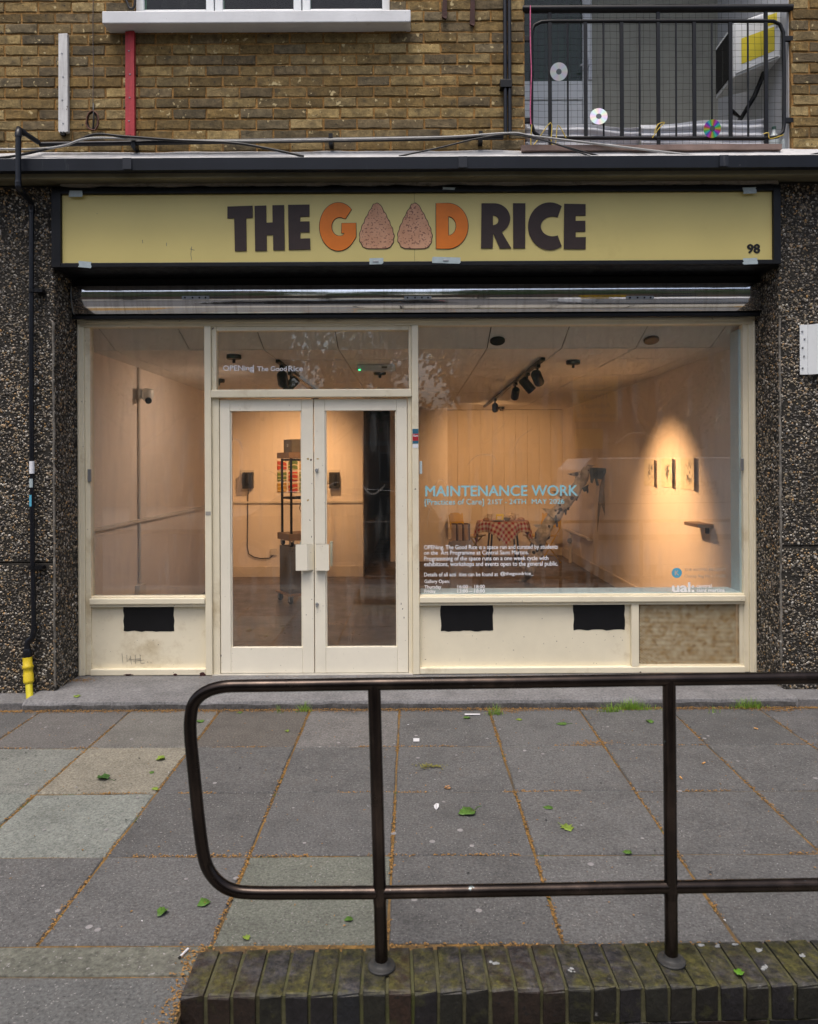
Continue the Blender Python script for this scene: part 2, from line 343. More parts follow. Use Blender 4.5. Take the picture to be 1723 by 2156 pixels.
    # compact disc
    m = bpy.data.materials.new('disc_foil'); m.use_nodes = True; t = NT(m); tc = t.new('ShaderNodeTexCoord'); gr = t.new('ShaderNodeTexGradient', gradient_type='RADIAL'); t.l.new(tc.outputs['Object'], gr.inputs[0])
    hs = t.new('ShaderNodeCombineColor', mode='HSV'); t.l.new(t.math('FRACT', t.math('MULTIPLY', gr.outputs[1], 4.)), hs.inputs[0])
    oi = t.new('ShaderNodeObjectInfo'); s3 = t.new('ShaderNodeSeparateColor'); t.l.new(oi.outputs['Color'], s3.inputs[0]); t.l.new(s3.outputs[0], hs.inputs[1]); hs.inputs[2].default_value = .72
    t.put(hs.outputs[0], t.p.inputs['Base Color']); t.p.inputs['Metallic'].default_value = .55; t.p.inputs['Roughness'].default_value = .35; cd_m = m
    # sketch on paper
    m = bpy.data.materials.new('sketch_paper'); m.use_nodes = True; t = NT(m); tc = t.new('ShaderNodeTexCoord'); v = t.coord()
    ln = t.new('ShaderNodeVectorMath', operation='LENGTH'); sb = t.new('ShaderNodeVectorMath', operation='SUBTRACT'); t.l.new(tc.outputs['Generated'], sb.inputs[0]); sb.inputs[1].default_value = (.5,.5,.52); ml = t.new('ShaderNodeVectorMath', operation='MULTIPLY'); t.l.new(sb.outputs[0], ml.inputs[0]); ml.inputs[1].default_value = (0,1.3,1); t.l.new(ml.outputs[0], ln.inputs[0])
    blob = t.ramp(ln.outputs['Value'], .42, .16); k = t.math('MULTIPLY', blob, t.ramp(t.noise(v, 13, 6, .7), .47, .55))
    t.put(t.mix(k, (.74,.68,.55), (.06,.06,.07)), t.p.inputs['Base Color']); t.p.inputs['Roughness'].default_value = .8; drawn = m
    # swirl tiles
    m = bpy.data.materials.new('swirl_glaze'); m.use_nodes = True; t = NT(m); v = t.coord(); w = t.new('ShaderNodeTexWave', wave_type='RINGS'); t.l.new(v, w.inputs['Vector']); w.inputs['Scale'].default_value = 7; w.inputs['Distortion'].default_value = 5; w.inputs['Detail'].default_value = 1
    t.put(t.mix(t.ramp(w.outputs['Fac'], .80, .93), t.oi.outputs['Color'], (.62,.54,.30)), t.p.inputs['Base Color']); t.p.inputs['Roughness'].default_value = .3; tile_swirl = m
    m = M('rail_steel', (.036,.028,.024), .20, .4, 5, .05, 50, metal=.85, dirt=((.075,.055,.045), 5, .50, .8), chips=((.16,.19,.19), 14, .69), rvar=.10, stretch=(1,1,.5)); railing_m = m
special()
def mossy_shaded_brick():
    # near-black brick paints the front's shade; upper face lighter, with moss and dust
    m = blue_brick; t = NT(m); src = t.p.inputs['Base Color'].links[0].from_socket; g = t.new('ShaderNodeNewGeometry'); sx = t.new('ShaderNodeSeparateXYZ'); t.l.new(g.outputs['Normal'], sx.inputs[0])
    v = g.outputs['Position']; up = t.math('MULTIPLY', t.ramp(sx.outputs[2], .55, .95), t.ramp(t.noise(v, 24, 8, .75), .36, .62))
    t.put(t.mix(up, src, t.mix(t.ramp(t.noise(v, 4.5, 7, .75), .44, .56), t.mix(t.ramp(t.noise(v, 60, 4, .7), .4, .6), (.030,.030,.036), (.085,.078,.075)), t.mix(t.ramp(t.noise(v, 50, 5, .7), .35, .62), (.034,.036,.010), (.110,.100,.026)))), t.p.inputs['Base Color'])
mossy_shaded_brick()
# ================================================================== SETTING: ground
YSTEP, YP, YF, YB = 4.96, 5.20, 5.55, 5.12
XL, XR = -2.51, 2.58                       # sides of the shop opening
road = struct('road', MB().box(-60, 60, -9.2, .5, -.34, -.22), asphalt)
foot = struct('lower_footway', MB().box(-60, 60, .5, 2.20, -.34, -.10), concrete)
struct('ground', MB().box(-200, 200, -200, 200, -.6, -.35), asphalt)
struct('far_pavement', MB().box(-60, 60, -60, -9.2, -.34, -.10), concrete)
pav = MB().box(-9, 9, 2.30, 6.0, -.4, -.007); pav.box(-9, -.70, 1.35, 2.30, -.4, -.007); pav.box(4.25, 9, 1.9, 2.30, -.4, -.007)
pavement = struct('pavement', pav, joint_m)

slab_protos = []
def slab_mesh(seed):
    rnd = random.Random(seed); b = MB(); n = 5; vs = []
    # unit slab with slightly wandering edges, bevelled rim, 1 x 1 x .05, top at z = 0
    def ring(ins, z):
        out = []
        for side in range(4):
            for k in range(n):
                t = k/n
                p = [(t, 0), (1, t), (1-t, 1), (0, 1-t)][side]
                x, y = ins+(1-2*ins)*p[0], ins+(1-2*ins)*p[1]
                h = rnd2[(side*n+k)]
                out.append((x-.5+h[0], y-.5+h[1], z))
        return out
    rnd2 = [(rnd.uniform(-.004,.004), rnd.uniform(-.004,.004)) for _ in range(4*n)]
    m = 4*n; V = ring(0, -.05)+ring(0, -.006)+ring(.008, 0)
    fs = [(r*m+i, r*m+(i+1) % m, (r+1)*m+(i+1) % m, (r+1)*m+i) for r in (0, 1) for i in range(m)]+[tuple(2*m+i for i in range(m))]
    b.add(V, fs); return b.mesh('paving_slab')
slab_protos = [slab_mesh(i) for i in range(6)]
def slab(x0, x1, y0, y1, col, z=0., mat=slab_m, gap=.005):
    o = bpy.data.objects.new('paving_slab', random.choice(slab_protos)); C.objects.link(o)
    if not o.data.materials: o.data.materials.append(mat)
    o.parent = pavement; o.location = ((x0+x1)/2, (y0+y1)/2, z+random.uniform(-.0025,.0025)); o.scale = (x1-x0-2*gap, y1-y0-2*gap, 1)
    o.rotation_euler = (random.uniform(-.003,.003), random.uniform(-.003,.003), 0); o.color = (*col, 1); return o
cols = [-.092+.5985*k for k in range(-12, 13)]
rows = [4.95, 4.302, 3.70, 3.10, 2.525]
special_cols = {(-3,0):(.135,.130,.118), (-2,0):(.095,.087,.078), (-4,1):(.165,.172,.155), (-3,1):(.205,.190,.150), (-3,2):(.175,.188,.170), (-4,2):(.165,.178,.16),
                (-1,3):(.125,.132,.110), (-1,0):(.135,.130,.125), (-4,0):(.115,.11,.105), (4,0):(.10,.098,.098), (5,0):(.14,.125,.10)}
for r in range(4):
    for i in range(len(cols)-1):
        k = i-12
        g = random.uniform(.085, .110); c = special_cols.get((k, r), (g*1.0, g*.995, g*.985))
        slab(cols[i], cols[i+1], rows[r+1], rows[r], c)
for i in range(0, 5):                       # strip and slabs beside the end of the dwarf wall
    o = bx('paving_strip', slab_m, pavement, -.708-1.35*(i+1)+.005, -.708-1.35*i-.005, 2.377, 2.519, -.05, 0, .006); o.color = (.118,.12,.098,1)
xs = [-.708, -1.42, -2.02, -2.62, -3.3]
for a, b in zip(xs[1:], xs): slab(a, b, 1.72, 2.37, (.098,.10,.098))
for a, b in zip(xs[1:], xs): slab(a, b, 1.36, 1.72, (.09,.09,.09))

# step in front of the shop and small plinths at the pilasters
step = thing('door_step', 'low grey concrete step running below the cream shop front', 'step', (0, 5.2, 0))
sm = MB(); n = 40; prof = [(4.965,-.05), (4.962,.030), (4.972,.052), (4.995,.060), (5.85,.066), (5.85,-.05)]
vs = []; 
for i in range(n+1):
    x = -2.62+(5.2+.0)*i/n+.0
    for j, (y, z) in enumerate(prof):
        vs.append((x, y+(random.uniform(-.004,.004) if j in (1,2,3) else 0), z+(random.uniform(-.003,.003) if j in (1,2,3) else 0)))
m_ = len(prof)
fs = [(i*m_+j, (i+1)*m_+j, (i+1)*m_+(j+1) % m_, i*m_+(j+1) % m_) for i in range(n) for j in range(m_)]+[tuple(range(m_)), tuple(n*m_+j for j in range(m_-1,-1,-1))]
part('step_slab', sm.add(vs, fs), step_m, step, smooth=40)
rv = []
for i in range(61):
    x = -2.61+5.17*i/60; rv += [(x, 4.957+random.uniform(-.003,.002), -.03), (x, 4.953+random.uniform(-.003,.003), .020+random.uniform(-.006,.004)), (x, 4.958, .036+random.uniform(-.006,.005)), (x, 4.975, .030)]
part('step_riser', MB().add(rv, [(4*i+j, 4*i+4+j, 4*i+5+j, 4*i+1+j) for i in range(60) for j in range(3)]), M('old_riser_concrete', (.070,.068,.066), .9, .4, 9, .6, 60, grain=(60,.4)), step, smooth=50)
for s_, (a, b) in enumerate(((-6.5, -2.625), (2.59, 6.5))):
    o = thing('kerb_plinth', ['dark stone kerb at foot of the pilaster with the black pipe', 'dark stone kerb at foot of the pilaster with the white plate'][s_], 'kerb', ((a+b)/2, 5.05, 0))
    w = (b-a)/4
    for k in range(4): bx('kerb_stone', step_m, o, a+w*k+.002, a+w*(k+1)-.002, 4.985, 5.28, -.05, .046, .006)

# ================================================================== BUILDING
bld = thing('shop_building', 'yellow stock brick building with pebble clad pilasters and concrete slab above the shop', 'building', (0, 5.5, 0))
wall = MB(); 
# mortar backing of the upper wall (face 9 mm behind the bricks), with openings left for the window and balcony
WX0, WX1, WZ = at(278,0,YB).x, at(822,0,YB).x, at(540,44,YB).z
BX0, BX1 = at(1105,150,YB).x, at(1667,150,YB).x
ZB = 3.70
ym0, ym1 = YB+.006, YB+.25
wall.box(-8, WX0, ym0, ym1, ZB, 7.5); wall.box(WX0, WX1, ym0, ym1, ZB, WZ); wall.box(WX1, BX0, ym0, ym1, ZB, 7.5); wall.box(BX1, 8, ym0, ym1, ZB, 7.5)
wall.box(WX0, WX1, ym0, ym1, 6.1, 7.5); wall.box(BX0, BX1, ym0, ym1, 6.4, 7.5)
bw = part('brick_wall', wall, mortar_m, bld)
BW, BH, PX, PZ = .2195, .0628, 70.6*YB/F, 22.6*YB/F
def brick_mesh(seed, L=BW, H=BH, D=.06, ch=.004):
    rnd = random.Random(seed); b = MB(); nx = 6
    def ring(ins, y):
        out = []
        for side in range(4):
            k_n = nx if side % 2 == 0 else 2
            for k in range(k_n):
                t = k/k_n; p = [(t,0),(1,t),(1-t,1),(0,1-t)][side]
                out.append((-L/2+ins+(L-2*ins)*p[0], y, -H/2+ins+(H-2*ins)*p[1]))
        return out
    A = ring(0, D); B = ring(0, ch*.9); Cc = ring(ch, 0); m = len(A)
    j = [(rnd.uniform(-.0022,.0022), rnd.uniform(-.0022,.0022)) for _ in range(m)]
    for Rg in (A, B, Cc):
        for i in range(m): x, y, z = Rg[i]; Rg[i] = (x+j[i][0], y+(rnd.uniform(-.0018,.0018) if Rg is Cc else 0), z+j[i][1])
    fs = [(i, (i+1) % m, m+(i+1) % m, m+i) for i in range(m)]+[(m+i, m+(i+1) % m, 2*m+(i+1) % m, 2*m+i) for i in range(m)]+[tuple(2*m+i for i in range(m))]
    b.add(A+B+Cc, fs); return b.mesh('brick')
brick_protos = [brick_mesh(i) for i in range(8)]
for me in brick_protos: me.materials.append(brick_m)
def brick_color():
    g = random.random()
    base = random.choice([(.22,.165,.085), (.185,.145,.085), (.155,.125,.085), (.205,.145,.065), (.145,.122,.088), (.185,.135,.065), (.27,.215,.125), (.29,.225,.12)])
    k = .66+.6*g; return (base[0]*k*1.08, base[1]*k*1.0, base[2]*k*.76)
x_ref = at(292.5, 104, YB).x; z_ref = at(400, 104, YB).z
solid = [(-7.9, BX0), (BX1, 7.9)]
extra = MB(); nb = 0
for row in range(-9, 46):
    zc = z_ref + row*PZ
    if zc-BH/2 < ZB+.02 or zc > 7.4: continue
    off = 0 if row % 2 == 0 else PX/2
    for i in range(-40, 40):
        a = x_ref+off+i*PX+.0055; b = a+PX-.0122
        spans = []
        for (p, q) in solid:
            lo, hi = max(a, p), min(b, q)
            if hi-lo > .03: spans.append((lo, hi))
        out = []
        for (lo, hi) in spans:
            if zc > WZ-.03 and zc < 6.1:
                if hi > WX0 and lo < WX1:
                    if lo < WX0-.03: out.append((lo, WX0))
                    if hi > WX1+.03: out.append((WX1, hi))
                    continue
            out.append((lo, hi))
        for (lo, hi) in out:
            w = hi-lo; xc = (lo+hi)/2
            vis = -2.95 < xc < 2.98 and zc < 4.93
            if vis:
                o = bpy.data.objects.new('brick', random.choice(brick_protos)); C.objects.link(o); o.parent = bw
                o.location = (xc+random.uniform(-.0015,.0015), YB+random.uniform(-.0035,.003), zc+random.uniform(-.002,.002)); o.scale = (w/BW, 1, 1)
                o.rotation_euler = (0, random.uniform(-.006,.006), random.uniform(-.008,.008)); o.color = (*brick_color(), 1); nb += 1
            else: extra.box(lo, hi, YB, YB+.03, zc-BH/2, zc+BH/2)
eb = part('outer_brickwork', extra, brick_m, bw); tag(eb, kind='stuff'); eb.color = (.20,.15,.08,1)
print('bricks', nb)

# pilasters, exposed aggregate: stones are real, one mesh per pilaster face
def pebbles(name, parent, faces, dens, rng, skip_y=None):
    """faces: (origin, u, v, normal, lu, lv)"""
    ico = [(0,0,1)]
    bm = bmesh.new(); bmesh.ops.create_icosphere(bm, subdivisions=1, radius=1); bv = np.array([v.co[:] for v in bm.verts]); bf = np.array([[v.index for v in f.verts] for f in bm.faces]); bm.free()
    # keep only the outer half and a bit, to stay cheap
    P = []; 
    for (o, u, v, nrm, lu, lv) in faces:
        o, u, v, nrm = map(np.array, (o, u, v, nrm)); N = int(dens*lu*lv)
        a = rng.random(N)*lu; b = rng.random(N)*lv
        c = o+a[:,None]*u+b[:,None]*v
        r = rng.uniform(.0054, .0108, N)*(1+.4*(rng.random(N) > .9)); el = rng.uniform(.55, .9, N); th = rng.uniform(0, PI, N)
        ca, sa = np.cos(th)[:,None], np.sin(th)[:,None]
        U = (ca*u+sa*v); W = (-sa*u+ca*v)
        jit = rng.uniform(.8, 1.2, (N, len(bv), 1))
        pts = c[:,None,:] + (bv[None,:,0:1]*U[:,None,:]*r[:,None,None] + bv[None,:,1:2]*W[:,None,:]*(r*el)[:,None,None] + bv[None,:,2:3]*nrm[None,None,:]*(r*.55)[:,None,None])*jit
        P.append(pts)
    P = np.concatenate(P); N = len(P); nv = len(bv); nf = len(bf)
    V = P.reshape(-1, 3).astype(np.float32); Fc = (bf[None]+(np.arange(N)*nv)[:,None,None]).reshape(-1, 3).astype(np.int32)
    me = bpy.data.meshes.new(name); me.vertices.add(len(V)); me.vertices.foreach_set('co', V.ravel()); me.loops.add(Fc.size); me.loops.foreach_set('vertex_index', Fc.ravel())
    me.polygons.add(len(Fc)); me.polygons.foreach_set('loop_start', np.arange(0, Fc.size, 3, dtype=np.int32)); me.polygons.foreach_set('use_smooth', np.ones(len(Fc), bool)); me.update(calc_edges=True); me.validate()
    o = link(name, me, pebble_m, parent); tag(o, kind='stuff'); return o
rng = np.random.default_rng(3)
ZT = 3.60
for s_ in (0, 1):
    a, b = ((-6.5, XL), (XR, 6.5))[s_]
    mb = MB()
    JZ = .96 if s_ == 0 else 1.05          # cast panel joint
    mb.box(a, b, YP, 5.62, -.05, JZ-.004); mb.box(a, b, YP+.008, 5.62, JZ-.004, JZ+.004); mb.box(a, b, YP, 5.62, JZ+.004, ZT)
    pl = part('pilaster', mb, pebble_base, bld, bev=.006)
    fx = max(a, -3.15) if s_ == 0 else XR; lx = (XL-fx) if s_ == 0 else .52
    side_x = XL if s_ == 0 else XR; nx = 1 if s_ == 0 else -1
    fr = [((fx, YP, .04), (1,0,0), (0,0,1), (0,-1,0), lx, JZ-.06), ((fx, YP, JZ+.012), (1,0,0), (0,0,1), (0,-1,0), lx, ZT-JZ-.02)]
    pebbles('pebble_face', pl, fr, 5400, rng)
    pebbles('pebble_reveal', pl, [((side_x, YP, .06), (0,1,0), (0,0,1), (nx,0,0), .36, 2.95)], 4600, rng)
    # worn pale arris
    ar = MB(); pts = [(side_x-nx*.004+random.uniform(-.003,.003), YP-.001+random.uniform(-.002,.003), .1+.05*k) for k in range(52)]
    ar.tube(pts, [.006+.004*random.random() for _ in pts], 6); part('worn_edge', ar, M('worn_edge%d' % s_, (.20,.185,.16), .9, .5, 20, .6, 60, dirt=((.05,.045,.035), 9, .5, .8)), pl)

# slab edge, soffit, gutter, flashing
mb = MB(); mb.prism([(-8, 5.03, 3.592), (-8, 5.03, 3.66), (-8, 5.13, 3.70), (-8, 5.60, 3.70), (-8, 5.60, 3.612), (-8, 5.075, 3.612), (-8, 5.065, 3.590)], (16, 0, 0))
part('concrete_slab', mb, soffit_m, bld, bev=.004)
pz = MB(); n = 90; vs = []
for i in range(n+1):
    x = -2.45+5.02*i/n; h = .012+.016*mnoise.noise((x*5, 0, 0))+.010*mnoise.noise((x*21, 3, 0))+.006*(x > .5)
    vs += [(x, 5.185, 3.612), (x, 5.172, 3.600-max(h, .001)), (x, 5.19, 3.600-max(h, .001))]
fs = [(3*i+j, 3*i+3+j, 3*i+3+(j+1) % 3, 3*i+(j+1) % 3) for i in range(n) for j in range(3)]
part('plaster_remains', pz.add(vs, fs), plaster_pale, bld)
g = MB(); n = 48; vs = []; prof = [(4.975, 3.622), (4.968, 3.700), (4.985, 3.706), (5.028, 3.706), (5.028, 3.622)]
for i in range(n+1):
    x = -8+16*i/n
    for (y, z) in prof: vs.append((x, y+.002*mnoise.noise((x*2, 1, 0)), z+.003*mnoise.noise((x*1.2, 5, 0))))
m_ = len(prof); fs = [(i*m_+j, (i+1)*m_+j, (i+1)*m_+(j+1) % m_, i*m_+(j+1) % m_) for i in range(n) for j in range(m_)]
gt = thing('gutter', 'long dark grey gutter strip along the slab edge above the sign', 'gutter', (0, 5.0, 3.62))
part('channel', g.add(vs, fs), gutter_m, gt)
for x in (-1.9, .35, 2.1): bx('joint_cover', gutter_m, gt, x-.03, x+.03, 4.962, 4.966, 3.624, 3.700, .001)
f = MB(); n = 160; vs = []
for i in range(n+1):
    x = -8+16*i/n; top = 3.802+.012*mnoise.noise((x*3, 2, 0))+.006*mnoise.noise((x*13, 2, 0))
    vs += [(x, 4.990, 3.704), (x, 5.06, 3.75+.004*mnoise.noise((x*6, 9, 0))), (x, YB-.004, top), (x, YB+.01, top+.003), (x, YB+.01, 3.703)]
fs = [(5*i+j, 5*i+5+j, 5*i+5+(j+1) % 5, 5*i+(j+1) % 5) for i in range(n) for j in range(5)]
part('flashing', f.add(vs, fs), flash_m, bld)

# upper window
P = at(215, 22, 5.0); Q = at(865, 46, 5.0)
sill = MB(); sill.prism([(P.x, 5.0, Q.z), (P.x, 5.0, P.z-.004), (P.x, 5.18, P.z+.012), (P.x, 5.18, Q.z+.01)], (Q.x-P.x, 0, 0))
uw = thing('upper_window', 'white framed upper window on a thick white painted sill', 'window', ((P.x+Q.x)/2, 5.1, Q.z))
part('sill', sill, white_paint, uw, bev=.006)
yw = 5.19; zb = P.z+.012; x0, x1 = WX0, WX1; thirds = [x0, at(452, 0, yw).x, at(636, 0, yw).x, x1]
bx('frame_rail', upvc, uw, x0, x1, yw, yw+.07, zb, zb+.055, .004)
for i in range(3):
    a, b = thirds[i], thirds[i+1]
    fr = MB(); fr.box(a+.004, a+.058, yw-.008, yw+.06, zb+.057, 6.1); fr.box(b-.058, b-.004, yw-.008, yw+.06, zb+.057, 6.1); fr.box(a+.058, b-.058, yw-.008, yw+.06, zb+.057, zb+.105)
    part('casement', fr, upvc, uw, bev=.005)
    bx('pane', dark_glass, uw, a+.058, b-.058, yw+.02, yw+.026, zb+.105, 6.1, 0)
bx('head', upvc, uw, x0, x1, yw+.01, yw+.05, 6.06, 6.1, 0)
part('room_back', MB().box(x0-.3, x1+.3, 6.6, 6.7, 4.2, 6.4).box(x0-.3, x1+.3, 5.4, 6.7, 4.2, 4.24).box(x0-.3, x1+.3, 5.4, 6.7, 6.36, 6.4).box(x0-.34, x0-.3, 5.3, 6.7, 4.2, 6.4).box(x1+.3, x1+.34, 5.3, 6.7, 4.2, 6.4), dark_room, uw)

# balcony recess
zfl = 3.80; YBK = 6.35
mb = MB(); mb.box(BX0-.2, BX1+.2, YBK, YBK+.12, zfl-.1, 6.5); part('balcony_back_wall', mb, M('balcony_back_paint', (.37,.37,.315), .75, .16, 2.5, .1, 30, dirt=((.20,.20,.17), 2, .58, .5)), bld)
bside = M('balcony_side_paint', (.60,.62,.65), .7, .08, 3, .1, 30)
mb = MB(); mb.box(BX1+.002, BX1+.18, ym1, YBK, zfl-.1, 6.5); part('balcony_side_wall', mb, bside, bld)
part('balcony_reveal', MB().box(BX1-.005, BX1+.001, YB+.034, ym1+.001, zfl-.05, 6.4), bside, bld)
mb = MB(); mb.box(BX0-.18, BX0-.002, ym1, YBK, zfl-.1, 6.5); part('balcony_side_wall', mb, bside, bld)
mb = MB(); mb.box(BX0-.18, BX1+.18, ym1, YBK+.1, 6.40, 6.5); part('balcony_ceiling', mb, bside, bld)
mb = MB(); mb.box(BX0, BX1, YB-.02, YBK, zfl-.09, zfl-.01); part('balcony_floor', mb, concrete, bld)
mb = MB(); pts = []
n = 30; vs = []
for i in range(n+1):
    x = BX0-.03+(BX1-.1-BX0+.03)*i/n; q = .004*mnoise.noise((x*4, 7, 1))
    vs += [(x, 5.06, zfl-.022+q), (x, 5.055, zfl+.012+q), (x, 5.09, zfl+.026+q), (x, 5.22, zfl+.02), (x, 5.22, zfl-.022)]
fs = [(5*i+j, 5*i+5+j, 5*i+5+(j+1) % 5, 5*i+(j+1) % 5) for i in range(n) for j in range(5)]+[(0,1,2,3,4), tuple(5*n+j for j in (4,3,2,1,0))]
part('balcony_coping', mb.add(vs, fs), M('pink_coping', (.33,.235,.20), .85, .3, 7, .3, 40, dirt=((.16,.14,.12), 5, .56, .7)), bld, smooth=50)
YD = YBK-.06
dr = thing('balcony_door', 'white half glazed balcony door with dark pane coloured green for a tree reflection', 'door', (at(1165,0,YD).x, YD, zfl))
xd0, xd1 = BX0+.004, at(1226, 100, YD).x; zm = at(1165, 172, YD).z
bx('lower_panel', upvc, dr, xd0, xd1, YD, YD+.05, zfl, zm-.16, .004); bx('mid_rail', upvc, dr, xd0, xd1, YD-.012, YD+.05, zm-.158, zm, .004)
bx('stile', upvc, dr, xd1+.001, at(1246,100,YD).x, YD-.012, YD+.05, zfl, 6.3, .005)
bx('pane', dark_glass, dr, xd0, xd1, YD+.02, YD+.026, zm, 6.3, 0)
bx('curtain', M('tree_reflection_green', (.02,.075,.035), .8, .6, 5, stretch=(6,1,.4)), dr, xd0, xd1, YD+.032, YD+.05, zm, 6.3, 0)  # green stands in for trees mirrored in the pane
hp = bx('handle_plate', grey_metal, dr, at(1237,0,YD).x, at(1245,0,YD).x, YD-.022, YD-.0125, at(1240,171,YD).z, at(1240,127,YD).z, .002)
part('lever', MB().tube([at(1240,137,YD-.03), at(1240,137,YD-.05), at(1222,137,YD-.05)], .008, 8), upvc, hp)
# ================================================================== SHOP FRONT
S = F/YF
def fx(px): return (px-VX)/S                  # photo column -> x on the shop-front plane
def fz(py): return EYE-(py-VY)/S
sf = thing('shop_facade', 'cream painted timber shop front with big windows and lower panels', 'shop front', (0, YF, .065))
def bar(name, x0, x1, y0, y1, z0, z1, bev=.004, mat=None): return bx(name, mat or cream, sf, x0, x1, y0, y1, z0, z1, bev)
ZH, Z0 = 2.738, .067
fl, fr_ = XL+.004, XR-.004
# outer frame: moulded in three steps
bar('head_rail', fl, fr_, YF, YF+.09, fz(685), ZH)
bar('head_moulding', fx(184), fx(1571), YF-.014, YF-.001, fz(678), ZH-.012, .004)
for (a, b, c) in ((fl, fx(178), fx(189)), (fr_, fx(1578), fx(1567))):
    bar('post', min(a, b), max(a, b), YF-.004, YF+.09, Z0, fz(685)-.001)
    bar('post_bead', min(b, c)+.001, max(b, c)-.001, YF+.014, YF+.085, Z0, fz(685)-.001, .003)
    q = (a*2+b)/3; bar('post_fillet', q-.008, q+.008, YF-.016, YF-.005, Z0, fz(670)-.03, .005)
bar('post', fx(432), fx(446), YF-.012, YF+.09, Z0, fz(685)-.001)
bar('door_jamb', fx(446)+.001, fx(461), YF+.012, YF+.09, Z0, fz(836), .004)
bar('door_jamb', fx(859), fx(868)-.001, YF+.012, YF+.09, Z0, fz(836), .004)
bar('post', fx(868), fx(882), YF-.012, YF+.09, Z0, fz(685)-.001)
bar('transom', fx(446)+.001, fx(868)-.001, YF-.022, YF+.09, fz(836)+.001, fz(819), .006)
for (a, b) in ((fx(446)+.001, fx(456)), (fx(862), fx(868)-.001)): bar('transom_light_bead', a, b, YF+.012, YF+.085, fz(819)+.001, fz(685)-.001, .004)
bar('transom_light_bead', fx(456)+.001, fx(862)-.001, YF+.012, YF+.085, fz(694), fz(685)-.001, .004)
# sill rails, lower panels
def sillrail(x0, x1): 
    bar('sill_rail', x0, x1, YF-.024, YF+.085, fz(1269), fz(1256), .007); bar('sill_bead', x0, x1, YF+.006, YF+.08, fz(1256)+.0005, fz(1253.5), .003); bar('sill_apron', x0, x1, YF-.006, YF+.08, fz(1275), fz(1269)-.0005, .003)
sillrail(fx(189), fx(432)-.001); sillrail(fx(882)+.001, fx(1567))
zb1 = fz(1406)
bar('bottom_rail', fx(189), fx(432)-.001, YF-.008, YF+.085, Z0, zb1, .006); bar('bottom_rail', fx(882)+.001, fx(1567), YF-.008, YF+.085, Z0, zb1, .006)
bar('lower_panel', fx(189), fx(432)-.001, YF+.030, YF+.06, zb1+.0005, fz(1275)-.0005, 0)
bar('panel_mullion', fx(1328), fx(1344), YF-.004, YF+.085, zb1+.0005, fz(1275)-.0005, .004)
bar('lower_panel', fx(882)+.001, fx(1328)-.001, YF+.030, YF+.06, zb1+.0005, fz(1275)-.0005, 0)
for (a, b, c, d_) in ((256, 363, 1273, 1328), (927, 1038, 1276, 1331), (1208, 1316, 1276, 1330)):
    n = 14; rg = random.Random(a); poly = [(fx(a)+rg.uniform(-.004,.004), fz(c)-.002), (fx(b)+rg.uniform(-.004,.004), fz(c)-.002)]
    poly += [(fx(b)+rg.uniform(-.005,.004), fz(c+(d_-c)*(k+1)/5)) for k in range(4)] + [(fx(b)+(fx(a)-fx(b))*k/n, fz(d_)+rg.uniform(-.005,.005)) for k in range(n+1)] + [(fx(a)+rg.uniform(-.004,.005), fz(d_+(c-d_)*(k+1)/5)) for k in range(4)]
    part('black_patch', MB().prism([(x, YF+.0295, z) for (x, z) in poly], (0, -.0015, 0)), black_paint, sf)
# scrawl on the left panel
sw = MB()
for st in ([(252,1375),(254,1395)], [(262,1378),(263,1392),(270,1384)], [(270,1380),(272,1398)], [(268,1388),(292,1386)], [(280,1378),(281,1397)], [(276,1391),(298,1389)], [(290,1377),(292,1396),(300,1395)], [(306,1392),(307,1395)], [(313,1393),(314,1396)]):
    sw.tube([(fx(x), YF+.0285, fz(y)) for (x, y) in st], .0013, 5)
part('scrawl', sw, M('pencil_scrawl', (.22,.20,.17), .8, .2, 20), sf)
# perforated vent with real holes
va, vb, vc, vd = fx(1346), fx(1558), zb1+.012, fz(1268)-.026
pitch = .0108; nxv = int((vb-va)/pitch); nzv = int((vd-vc)/(pitch*.88)); px_, pz_ = (vb-va)/nxv, (vd-vc)/nzv
V = []; Fs = []
for j in range(nzv):
    for i in range(nxv):
        ox = va+px_*i + (px_/2 if j % 2 else 0)*.98; oz = vc+pz_*j
        if ox+px_ > vb+.001: continue
        n0 = len(V); cx, cz = ox+px_/2, oz+pz_/2; r = .0040
        sq = [(ox,oz),(cx,oz),(ox+px_,oz),(ox+px_,cz),(ox+px_,oz+pz_),(cx,oz+pz_),(ox,oz+pz_),(ox,cz)]
        an = [225,270,315,0,45,90,135,180]
        V += [(x, YF+.022, z) for (x, z) in sq]+[(cx+r*math.cos(R(q)), YF+.022, cz+r*math.sin(R(q))) for q in an]
        Fs += [(n0+k, n0+(k+1) % 8, n0+8+(k+1) % 8, n0+8+k) for k in range(8)]
vg = link('vent_grille', (lambda me: (me.from_pydata(V, [], Fs), me)[1])(bpy.data.meshes.new('vent_grille')), vent_m, sf)
sol = vg.modifiers.new('thick', 'SOLIDIFY'); sol.thickness = .0015; sol.offset = 0
bx('vent_frame', cream, sf, fx(1344)+.001, fx(1567), YF+.020, YF+.05, zb1+.0005, vc, .002); bx('vent_frame', cream, sf, fx(1344)+.001, fx(1567), YF+.020, YF+.05, vd, fz(1275)-.0005, .002); bx('vent_frame', cream, sf, vb, fx(1567), YF+.020, YF+.05, vc+.0005, vd-.0005, .002)
bx('vent_back', flat_black, sf, va-.004, vb-.001, YF+.075, YF+.08, vc, vd, 0)
